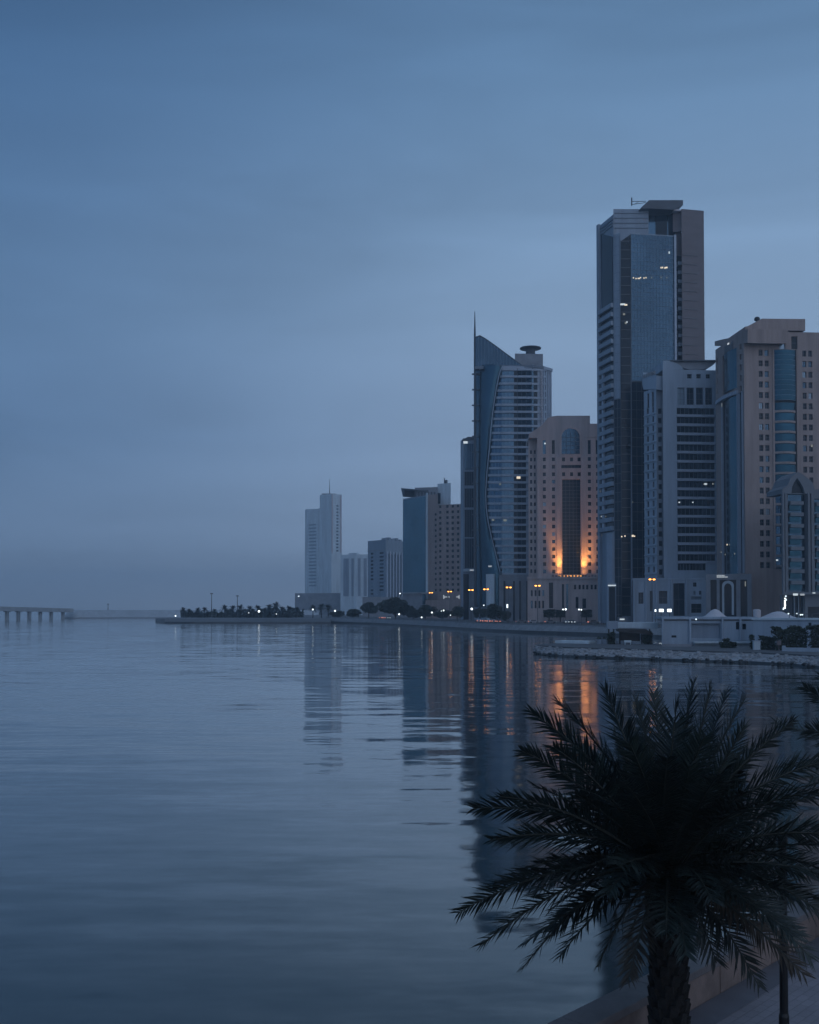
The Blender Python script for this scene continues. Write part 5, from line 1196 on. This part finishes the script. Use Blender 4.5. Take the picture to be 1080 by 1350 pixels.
def shelter():
    Y = 214; A, B = plan(801, Y, 840), plan(858, Y - 1, 840); f = Face(A, B); S = lambda x: f.px(x, 838)[0]; z = lambda y: zat(y, Y)
    c = A; T = empty('shelter', (c.x, c.y, ZP), 'open shelter with pale flat roof and dark shaded inside at the spit tip', 'shelter')
    m = MB(); fbox(m, f, S(801), S(815), z(829), z(819), -4, 0); m.build('roof_box', M['greyblue'], T)
    m = MB(); fbox(m, f, S(813), S(872), z(828.4), z(821), -9, -5.5); m.build('back_wall', M['pale'], T)
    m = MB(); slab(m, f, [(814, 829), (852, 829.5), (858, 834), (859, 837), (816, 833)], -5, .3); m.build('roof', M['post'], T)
    m = MB(); slab(m, f, [(818, 833), (846, 833), (846, 846), (820, 845)], -3.4, -3.0); m.build('shade_sheet', M['post'], T)  # black sheet standing in for the shade inside the shelter
    for x in (803, 809.5, 817.5, 846.5, 857):
        q = f.pt(S(x), 0, -.5); m = MB(); m.tube([(q.x, q.y, ZP), (q.x, q.y, z(829.5))], .16, 6); m.build('post', M['post'], T)
    hedge(848, 860, 833, Y - 1, ZP, 2.0, 'dark shrub at the right end of the open shelter', 'shrub', seed=21, leaf=.2, lump=.5)
    hedge(802, 811, 834, Y - 2, ZP, 1.5, 'dark shrub under the left end of the open shelter', 'shrub', seed=22, leaf=.18, lump=.5)
    for i, (px, w) in enumerate(((790.5, 5.4), (797.2, 4.2))):
        q = pen(px, 213, 842); hw = w * 213 / F / 2; T2 = empty('planter_box', (q.x, q.y, ZP), ('wider dark mouthed planter box left of the open shelter', 'narrower planter box against the open shelter')[i], 'planter'); m = MB(); m.hexa([(q.x - hw * .7, q.y, ZP), (q.x + hw * .7, q.y, ZP), (q.x + hw * .7, q.y + .7, ZP), (q.x - hw * .7, q.y + .7, ZP), (q.x - hw, q.y - .1, ZP + 1), (q.x + hw, q.y - .1, ZP + 1), (q.x + hw, q.y + .8, ZP + 1), (q.x - hw, q.y + .8, ZP + 1)]); m.build('pot', M['greyblue'], T2)
        r = random.Random(i); m = MB(); leafball(m, (q.x, q.y + .35, ZP + 1.15), hw, .4, .4, 120, .13, r); m.build('foliage', M['leaf'], T2, fix=False)
    # bench standing in for a parked pickup, the white patch low by the hedge
    q = pen(828, 209, 843); m = MB(); m.box(q.x - .7, q.x + .7, q.y, q.y + .35, ZP + .5, ZP + .92); m.box(q.x - .6, q.x - .5, q.y, q.y + .3, ZP, ZP + .5); m.box(q.x + .5, q.x + .6, q.y, q.y + .3, ZP, ZP + .5); tag(m.build('bench', M['pale']), 'small pale bench in front of the dark shelter', 'bench')
    q = plan(809.5, 390, 810); T3 = empty('lit_kiosk', (q.x, q.y, G_), 'small roadside kiosk with a lit white sign near the tallest tower', 'kiosk'); m = MB(); m.box(q.x + 2, q.x + 5.2, q.y, q.y + 3, G_, G_ + 2.8); m.build('wall', M['grey'], T3); m = MB(); m.box(q.x + 2.2, q.x + 4.0, q.y - .2, q.y - .05, G_ + 1.8, G_ + 2.25); m.build('lit_sign', M['coolwin'], T3)
shelter()

# ================================================================== near promenade, parapet, lamp post
ZQ = 2.35; ZC = 3.0
def promenade():
    # top outer edge of the parapet, surveyed on its own height
    a = on(722, 1350, ZC); b = on(992, 1216.5, ZC); d = (b - a).normalized(); nrm = Vector((d.y, -d.x, 0))     # nrm points to the walkway
    A = a - d * 14; Ln = 60
    def V(s, o, z): p = A + d * s + nrm * o; return Vector((p.x, p.y, z))
    segL = 2.05; nseg = int(Ln / segL)
    T = empty('parapet_wall', tuple(V(14, 0, ZQ)), 'stone parapet wall with jointed panels and coping beside the near palm', 'wall')
    mb = MB()
    for k in range(nseg):
        s0, s1 = k * segL + .012, (k + 1) * segL - .012
        P = [V(s0, .10, ZQ - .3), V(s1, .10, ZQ - .3), V(s1, .42, ZQ - .3), V(s0, .42, ZQ - .3)]; mb.hexa(P + [p + Vector((0, 0, ZC - .13 - ZQ + .3)) for p in P])
    mb.build('wall_panel', M['parapet'], T)
    mb = MB()
    for k in range(nseg):
        s0, s1 = k * segL + .006, (k + 1) * segL - .006
        P = [V(s0, -.02, ZC - .13), V(s1, -.02, ZC - .13), V(s1, .50, ZC - .13), V(s0, .50, ZC - .13)]; mb.hexa(P + [p + Vector((0, 0, .13)) for p in P])
    cp = mb.build('coping', M['coping'], T); bv = cp.modifiers.new('b', 'BEVEL'); bv.width = .015; bv.segments = 2
    m = MB(); P = [V(0, .08, -1.5), V(Ln, .08, -1.5), V(Ln, .6, -1.5), V(0, .6, -1.5)]; m.hexa(P + [p + Vector((0, 0, ZQ - .02 + 1.5)) for p in P]); m.build('foundation', M['wet'], T)
    # paving: dark gutter strip, pale walkway, dark band, each a hand above the other
    def strip(name, o0, o1, z, m_, lab):
        q = MB(); q.add([V(0, o0, z), V(Ln, o0, z), V(Ln, o1, z), V(0, o1, z)], [(0, 1, 2, 3)]); tag(q.build(name, m_), lab, 'pavement', kind='structure')
    strip('promenade', .43, 40, ZQ, pave, 'stone paved promenade')
    strip('gutter_strip', .44, .98, ZQ + .004, M['darkpave'], 'dark strip of paving beside the parapet')
    strip('paving_band', 2.7, 4.9, ZQ + .004, M['darkpave'], 'dark band in the promenade paving')
    k_ = MB(); P = [V(0, 4.9, ZQ - .1), V(Ln, 4.9, ZQ - .1), V(Ln, 5.1, ZQ - .1), V(0, 5.1, ZQ - .1)]; k_.hexa(P + [p + Vector((0, 0, .22)) for p in P]); tag(k_.build('kerb', M['coping']), 'stone kerb along the promenade', 'kerb', kind='structure')
    return V
M['darkpave'] = mat('dark paving', (0.12, 0.118, 0.135), 0.8, var=0.2, scale=.9, bump=.005, bscale=20)
def pave_mat():
    m, nt, out = new_mat('promenade paving'); L = nt.links; b = nt.nodes.new('ShaderNodeBsdfPrincipled'); b.inputs['Roughness'].default_value = .75
    g = nt.nodes.new('ShaderNodeNewGeometry'); mp = nt.nodes.new('ShaderNodeMapping'); mp.inputs['Rotation'].default_value = (0, 0, R(-46)); L.new(g.outputs['Position'], mp.inputs['Vector'])
    br = nt.nodes.new('ShaderNodeTexBrick'); br.inputs['Scale'].default_value = 1.6; br.inputs['Mortar Size'].default_value = .012; br.inputs['Color1'].default_value = (.235, .215, .235, 1); br.inputs['Color2'].default_value = (.27, .245, .265, 1); br.inputs['Mortar'].default_value = (.20, .185, .20, 1)
    L.new(mp.outputs[0], br.inputs['Vector'])
    n = nt.nodes.new('ShaderNodeTexNoise'); n.inputs['Scale'].default_value = .8; n.inputs['Detail'].default_value = 8; L.new(g.outputs['Position'], n.inputs['Vector'])
    mx = nt.nodes.new('ShaderNodeMix'); mx.data_type = 'RGBA'; mx.blend_type = 'MULTIPLY'; mx.inputs[0].default_value = .7; L.new(br.outputs[0], mx.inputs[6])
    r = nt.nodes.new('ShaderNodeValToRGB'); r.color_ramp.elements[0].position = .3; r.color_ramp.elements[0].color = (.6, .6, .6, 1); r.color_ramp.elements[1].position = .7; L.new(n.outputs[0], r.inputs[0]); L.new(r.outputs[0], mx.inputs[7])
    L.new(mx.outputs[2], b.inputs['Base Color']); bp = nt.nodes.new('ShaderNodeBump'); bp.inputs['Distance'].default_value = .006; L.new(br.outputs[1], bp.inputs['Height']); bp.invert = True; L.new(bp.outputs[0], b.inputs['Normal']); L.new(b.outputs[0], out.inputs['Surface']); return m
pave = pave_mat()
VQ = promenade()

# ================================================================== date palms
def frond(mb, base, tip, arch, Lf, n, r, width=.02, twist=0.0, droop=.25, spine=.16):
    base = Vector(base); tip = Vector(tip); ctrl = base.lerp(tip, .48) + Vector((0, 0, arch * .8))
    N = 22; pts = []
    for i in range(N + 1):
        t = i / N; pts.append(base * (1 - t) ** 2 + ctrl * 2 * t * (1 - t) + tip * t * t)
    mb.tube(pts, [.032 * (1 - .88 * i / N) + .003 for i in range(N + 1)], 5, 1)
    def ev(t):
        p = base * (1 - t) ** 2 + ctrl * 2 * t * (1 - t) + tip * t * t; d = ((ctrl - base) * (1 - t) + (tip - ctrl) * t).normalized(); return p, d
    for i in range(n):
        t = spine + (1 - spine) * (i + r.uniform(-.3, .3)) / n; t = min(max(t, 0), 1); p, d = ev(t)
        sd = d.cross(Vector((0, 0, 1)));
        if sd.length < .15: sd = d.cross(Vector((1, 0, 0)))
        sd.normalize(); up = sd.cross(d).normalized()
        if twist: q_ = Matrix.Rotation(twist, 3, d); sd = q_ @ sd; up = q_ @ up
        u = (t - spine) / (1 - spine)
        L_ = Lf * (.42 + 1.1 * u * (1 - u) * 2.1 if u < .5 else .42 + .58 * (1 - ((u - .5) / .5) ** 2)) * r.uniform(.85, 1.12)
        ang = .55 + .75 * u       # leaflets sweep forward towards the tip
        for s in (-1, 1):
            if r.random() < .04: continue
            phi = s * (r.choice((-.12, .1, .4)) + r.gauss(0, .08)); sq = sd * s * math.cos(phi) + up * math.sin(abs(phi)) * (1 if phi * s > 0 else -1)
            dr = (sq * math.cos(ang * .75) + d * math.sin(ang * .75)).normalized()
            dr = (dr + Vector((r.gauss(0, .07), r.gauss(0, .07), r.gauss(0, .07)))).normalized()
            w = width * r.uniform(.8, 1.25); ax = dr.cross(up); ax = ax.normalized() if ax.length > .1 else sd
            q0 = p; q1 = p + dr * L_ * .45 + Vector((0, 0, -droop * L_ * .05)); q2 = p + dr * L_ + Vector((0, 0, -droop * L_ * .25))
            mb.add([q0 - ax * w * .5, q0 + ax * w * .5, q1 + ax * w * .75 + up * w * .3, q1 - ax * w * .75 + up * w * .3, q2, q1], [(0, 5, 3), (0, 1, 5), (1, 2, 5), (5, 2, 4), (3, 5, 4)], 0)
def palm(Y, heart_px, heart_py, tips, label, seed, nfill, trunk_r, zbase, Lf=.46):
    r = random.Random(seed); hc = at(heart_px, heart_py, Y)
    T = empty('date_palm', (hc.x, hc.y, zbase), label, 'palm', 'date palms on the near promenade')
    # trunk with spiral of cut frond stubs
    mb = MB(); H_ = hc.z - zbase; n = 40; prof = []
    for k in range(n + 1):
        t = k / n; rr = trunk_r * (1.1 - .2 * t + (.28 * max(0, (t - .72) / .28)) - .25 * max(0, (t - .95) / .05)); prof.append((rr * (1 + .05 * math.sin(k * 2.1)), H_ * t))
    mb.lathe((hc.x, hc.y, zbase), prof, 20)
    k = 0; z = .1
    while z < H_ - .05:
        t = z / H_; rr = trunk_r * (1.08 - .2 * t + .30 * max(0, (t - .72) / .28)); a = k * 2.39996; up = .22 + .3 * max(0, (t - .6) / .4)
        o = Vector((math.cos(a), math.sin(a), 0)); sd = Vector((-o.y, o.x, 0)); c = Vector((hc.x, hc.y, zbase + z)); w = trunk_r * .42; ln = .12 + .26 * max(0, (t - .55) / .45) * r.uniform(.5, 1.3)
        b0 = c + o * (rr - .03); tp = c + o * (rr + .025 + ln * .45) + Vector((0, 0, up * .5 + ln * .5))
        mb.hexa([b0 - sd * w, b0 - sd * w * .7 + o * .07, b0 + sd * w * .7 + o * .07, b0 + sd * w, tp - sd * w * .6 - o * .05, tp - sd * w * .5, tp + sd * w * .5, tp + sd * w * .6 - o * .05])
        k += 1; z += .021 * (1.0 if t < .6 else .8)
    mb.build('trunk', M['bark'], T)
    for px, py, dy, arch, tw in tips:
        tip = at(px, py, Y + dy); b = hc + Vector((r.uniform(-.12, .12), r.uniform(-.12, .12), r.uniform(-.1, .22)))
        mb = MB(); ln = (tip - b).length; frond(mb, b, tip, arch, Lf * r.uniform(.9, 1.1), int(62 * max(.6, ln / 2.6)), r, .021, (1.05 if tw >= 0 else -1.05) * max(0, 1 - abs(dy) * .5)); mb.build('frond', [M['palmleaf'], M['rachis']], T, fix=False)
    for k in range(nfill):
        a = k * 2.39996 + r.uniform(-.2, .2); el = 1.25 - 1.75 * (k / nfill) + r.uniform(-.12, .12); ln = r.uniform(2.0, 2.7)
        d = Vector((math.cos(a) * math.cos(el), math.sin(a) * math.cos(el), math.sin(el)))
        if d.z < -.2: ln *= .75
        b = hc + Vector((d.x * .12, d.y * .12, r.uniform(-.05, .2))); tip = b + d * ln + Vector((0, 0, -.35))
        mb = MB(); frond(mb, b, tip, .35 * math.cos(el) + .05, Lf * r.uniform(.85, 1.05), int(58), r, .021, r.uniform(-.6, .6)); dead = k >= nfill - 9 and k % 2; o_ = mb.build('frond', [M['dryleaf' if dead else 'palmleaf'], M['rachis']], T, fix=False)
        if dead: o_['label'] = 'dry brown frond hanging below the green ones'
    # fruit stalks: thin arching stems hanging from the heart
    for k in range(9):
        a = k * .7 + .2; mb = MB(); b = hc + Vector((0, 0, -.05)); e = hc + Vector((math.cos(a) * .75, math.sin(a) * .75, -.35 - .2 * (k % 3)))
        pts = [b * (1 - t) ** 2 + (b.lerp(e, .5) + Vector((0, 0, .45))) * 2 * t * (1 - t) + e * t * t for t in [i / 8 for i in range(9)]]
        mb.tube(pts, .016, 5)
        for j in range(9): 
            q = e + Vector((r.uniform(-.1, .1), r.uniform(-.1, .1), -r.uniform(.2, .4))); mb.tube([e, (e + q) / 2 + Vector((r.uniform(-.05, .05), 0, 0)), q], .006, 3)
        mb.build('fruit_stalk', M['rachis'], T, fix=False)
    return T
TIPS = [  # tip px, tip py, depth offset, arch, twist
    (797, 908, .3, .25, .3), (838, 922, .9, .2, 0), (862, 914, 1.1, .2, .2), (915, 900, .6, .2, -.2), (938, 905, .3, .2, -.3), (958, 912, 1.0, .25, -.3), (982, 922, .5, .3, -.4), (893, 925, -.3, .3, 0),
    (698, 938, .4, .55, .35), (735, 925, .9, .5, .3), (688, 990, -.1, .6, .25), (730, 985, -.9, .55, .2), (624, 1066, .3, .62, .2), (660, 1050, -.7, .6, .15), (646, 1108, -.4, .55, .1), (604, 1204, .1, .75, .1), (632, 1248, -.6, .7, .05), (688, 1278, -.9, .75, 0), (738, 1262, -1.3, .7, 0), (788, 1275, -.5, .6, 0), (700, 1180, -1.4, .6, .1), (650, 1170, .8, .6, .1),
    (1047, 950, .2, .5, -.3), (1020, 965, .9, .5, -.3), (1090, 1003, .1, .6, -.25), (1120, 1040, .6, .62, -.2), (1075, 1045, -.8, .6, -.2), (1125, 1105, -.3, .6, -.1), (1140, 1170, .2, .7, -.1), (1100, 1215, -.5, .7, 0), (1070, 1265, -.9, .75, 0), (1002, 1303, -.8, .8, 0), (945, 1270, -.4, .6, 0), (1040, 1180, -1.4, .6, -.1), (1090, 1150, -1.1, .6, -.1), (1060, 1235, .5, .6, 0),
    (760, 1040, -1.9, .55, .1), (820, 1030, -2.2, .5, 0), (880, 1000, -2.0, .5, 0), (950, 1020, -2.1, .5, 0), (1000, 1060, -1.9, .55, -.1), (800, 1180, -2.1, .6, 0), (940, 1190, -2.1, .6, 0), (770, 1000, .6, .4, .2), (980, 990, .5, .4, -.2), (830, 980, -1.0, .35, .1), (930, 970, -1.0, .35, -.1)]
palm(15.0, 881, 1152, TIPS, 'large dark date palm filling the lower right corner, its trunk in front of the parapet', 31, 44, .225, ZQ - .05)
TIPS2 = [(1066, 962, 0, .5, .2), (1060, 906, .3, .45, .3), (1085, 890, .3, .4, .3), (1082, 1000, -.3, .5, .2), (1095, 1060, -.4, .5, .1), (1260, 900, 0, .4, 0), (1300, 1000, 0, .5, 0), (1290, 1120, 0, .5, 0), (1190, 850, .4, .3, 0), (1230, 1180, -.4, .6, 0), (1110, 1140, .2, .6, 0)]
palm(20.5, 1185, 1035, TIPS2, 'second date palm, only frond tips showing at the right edge', 77, 22, .27, ZQ - .05, .5)
def lamp_post():
    Y = 15.6; q = at(1033, 1240, Y); T = empty('lamp_post', (q.x, q.y, ZQ), 'slim black lamp post standing right of the near palm trunk', 'lamp post'); zt = zat(1112, Y)
    m = MB(); m.lathe((q.x, q.y, ZQ), [(.13, 0), (.13, .03), (.075, .06), (.075, .5), (.062, .55), (.055, zt - ZQ)], 16); m.build('pole', M['post'], T, smooth=False)
    m = MB(); m.lathe((q.x, q.y, zt), [(.056, -.02), (.075, .0), (.075, .10), (.03, .14)], 16); m.build('finial', M['post'], T)
lamp_post()

# ================================================================== air
def haze():
    m, nt, out = new_mat('sea haze'); v = nt.nodes.new('ShaderNodeVolumePrincipled'); v.inputs['Color'].default_value = HAZE_COL; v.inputs['Density'].default_value = HAZE; v.inputs['Anisotropy'].default_value = .15
    nt.links.new(v.outputs[0], out.inputs['Volume'])
    mb = MB(); mb.box(-6100, 6100, -310, 6100, -3.2, 205); tag(mb.build('haze', m), 'thin blue sea haze', 'haze', kind='stuff')
HAZE = 0.00026; HAZE_COL = (.74, .88, 1.0, 1)
haze()

# ================================================================== sky, sun, camera
def world():
    w = bpy.data.worlds.new('World'); sc.world = w; w.use_nodes = True; nt = w.node_tree; nt.nodes.clear(); L = nt.links
    out = nt.nodes.new('ShaderNodeOutputWorld'); bg = nt.nodes.new('ShaderNodeBackground'); L.new(bg.outputs[0], out.inputs[0])
    sky = nt.nodes.new('ShaderNodeTexSky'); sky.sky_type = 'NISHITA'; sky.sun_disc = False; sky.sun_elevation = SUN_EL; sky.sun_rotation = SUN_ROT; sky.ozone_density = 4.0; sky.dust_density = 3.0
    tc = nt.nodes.new('ShaderNodeTexCoord'); sp = nt.nodes.new('ShaderNodeSeparateXYZ'); L.new(tc.outputs['Generated'], sp.inputs[0])
    # overcast twilight layer: brightness with height above the horizon
    mr = nt.nodes.new('ShaderNodeMapRange'); mr.inputs[1].default_value = 0.0; mr.inputs[2].default_value = 1.0; L.new(sp.outputs['Z'], mr.inputs[0])
    # uneven cloud deck shifts the tone boundaries a little
    mp = nt.nodes.new('ShaderNodeMapping'); mp.inputs['Scale'].default_value = (1.3, 1.3, 7.5); L.new(tc.outputs['Generated'], mp.inputs[0])
    n = nt.nodes.new('ShaderNodeTexNoise'); n.inputs['Scale'].default_value = 1.6; n.inputs['Detail'].default_value = 5; n.inputs['Roughness'].default_value = .5; n.inputs['Distortion'].default_value = .6; L.new(mp.outputs[0], n.inputs['Vector'])
    ramp = nt.nodes.new('ShaderNodeValToRGB'); cr = ramp.color_ramp; cr.interpolation = 'B_SPLINE'
    while len(cr.elements) < len(SKY): cr.elements.new(.5)
    for e, (p, c) in zip(cr.elements, SKY): e.position = p; e.color = [((x / 255 + .055) / 1.055) ** 2.4 for x in c] + [1]
    L.new(mr.outputs[0], ramp.inputs[0])
    cm = nt.nodes.new('ShaderNodeMapRange'); cm.inputs[1].default_value = .3; cm.inputs[2].default_value = .7; cm.inputs[3].default_value = .90; cm.inputs[4].default_value = 1.10; L.new(n.outputs['Fac'], cm.inputs[0])
    az = nt.nodes.new('ShaderNodeMapRange'); az.inputs[1].default_value = -.42; az.inputs[2].default_value = .18; az.inputs[3].default_value = 0; az.inputs[4].default_value = 1.0; az.interpolation_type = 'SMOOTHSTEP'; L.new(sp.outputs['X'], az.inputs[0])
    low = nt.nodes.new('ShaderNodeMapRange'); low.inputs[1].default_value = 0; low.inputs[2].default_value = .16; low.inputs[3].default_value = .55; low.inputs[4].default_value = 0; L.new(sp.outputs['Z'], low.inputs[0])
    az2 = nt.nodes.new('ShaderNodeMath'); az2.operation = 'ADD'; az2.use_clamp = True; L.new(az.outputs[0], az2.inputs[0]); L.new(low.outputs[0], az2.inputs[1])
    azr = nt.nodes.new('ShaderNodeValToRGB'); azr.color_ramp.elements[0].color = (.46, .57, .68, 1); azr.color_ramp.elements[1].color = (1, 1, 1, 1); L.new(az2.outputs[0], azr.inputs[0])
    tint = nt.nodes.new('ShaderNodeVectorMath'); tint.operation = 'MULTIPLY'; L.new(ramp.outputs[0], tint.inputs[0]); L.new(azr.outputs[0], tint.inputs[1])
    back = nt.nodes.new('ShaderNodeMapRange'); back.inputs[1].default_value = -.5; back.inputs[2].default_value = .5; back.inputs[3].default_value = BACK; back.inputs[4].default_value = 1.0; L.new(sp.outputs['Y'], back.inputs[0])
    m2 = nt.nodes.new('ShaderNodeMath'); m2.operation = 'MULTIPLY'; L.new(cm.outputs[0], m2.inputs[0]); L.new(back.outputs[0], m2.inputs[1])
    vs = nt.nodes.new('ShaderNodeVectorMath'); vs.operation = 'SCALE'; L.new(tint.outputs[0], vs.inputs[0]); L.new(m2.outputs[0], vs.inputs['Scale'])
    v2 = nt.nodes.new('ShaderNodeVectorMath'); v2.operation = 'SCALE'; v2.inputs['Scale'].default_value = 10.0; L.new(vs.outputs[0], v2.inputs[0])
    mx = nt.nodes.new('ShaderNodeMix'); mx.data_type = 'RGBA'; mx.inputs[0].default_value = .985; L.new(sky.outputs[0], mx.inputs[6]); L.new(v2.outputs[0], mx.inputs[7])
    L.new(mx.outputs[2], bg.inputs['Color']); bg.inputs['Strength'].default_value = .10
SUN_EL = R(4); SUN_AZ = R(150)      # low pale light from behind right
SUN_ROT = SUN_AZ
BACK = 1.5
SKY = [(0.0, (138, 148, 163)), (.03, (134, 150, 171)), (.06, (134, 156, 184)), (.12, (134, 158, 188)), (.20, (138, 164, 196)), (.27, (136, 164, 196)), (.36, (122, 153, 188)), (.46, (101, 136, 174)), (.56, (88, 122, 160)), (.7, (105, 134, 168)), (1.0, (118, 145, 175))]
world()
def sun():
    l = bpy.data.lights.new('sun', 'SUN'); l.energy = .40; l.angle = R(110); l.color = (1.0, .80, .74)
    o = bpy.data.objects.new('sun', l); C.objects.link(o); d = Vector((math.sin(SUN_AZ) * math.cos(R(14)), math.cos(SUN_AZ) * math.cos(R(14)), math.sin(R(14))))
    o.rotation_euler = d.to_track_quat('Z', 'Y').to_euler(); o.location = (0, 0, 150)
sun()
cam = bpy.data.cameras.new('camera'); co = bpy.data.objects.new('camera', cam); C.objects.link(co); co.location = (0, 0, EYE); co.rotation_euler = (R(90) + PITCH, 0, 0); cam.shift_y = RISE / 1080
cam.sensor_fit = 'HORIZONTAL'; cam.sensor_width = 36; cam.lens = 36 * F / 1080; cam.clip_start = .1; cam.clip_end = 30000; sc.camera = co
sc.view_settings.view_transform = 'Standard'; sc.view_settings.look = 'None'; sc.view_settings.exposure = 0; sc.view_settings.gamma = 1
cy = sc.cycles; cy.use_denoising = True; cy.denoiser = 'OPENIMAGEDENOISE'; cy.max_bounces = 6; cy.diffuse_bounces = 2; cy.glossy_bounces = 4; cy.volume_bounces = 2; cy.transmission_bounces = 2; cy.sample_clamp_indirect = 12; cy.use_adaptive_sampling = True; cy.adaptive_threshold = .02
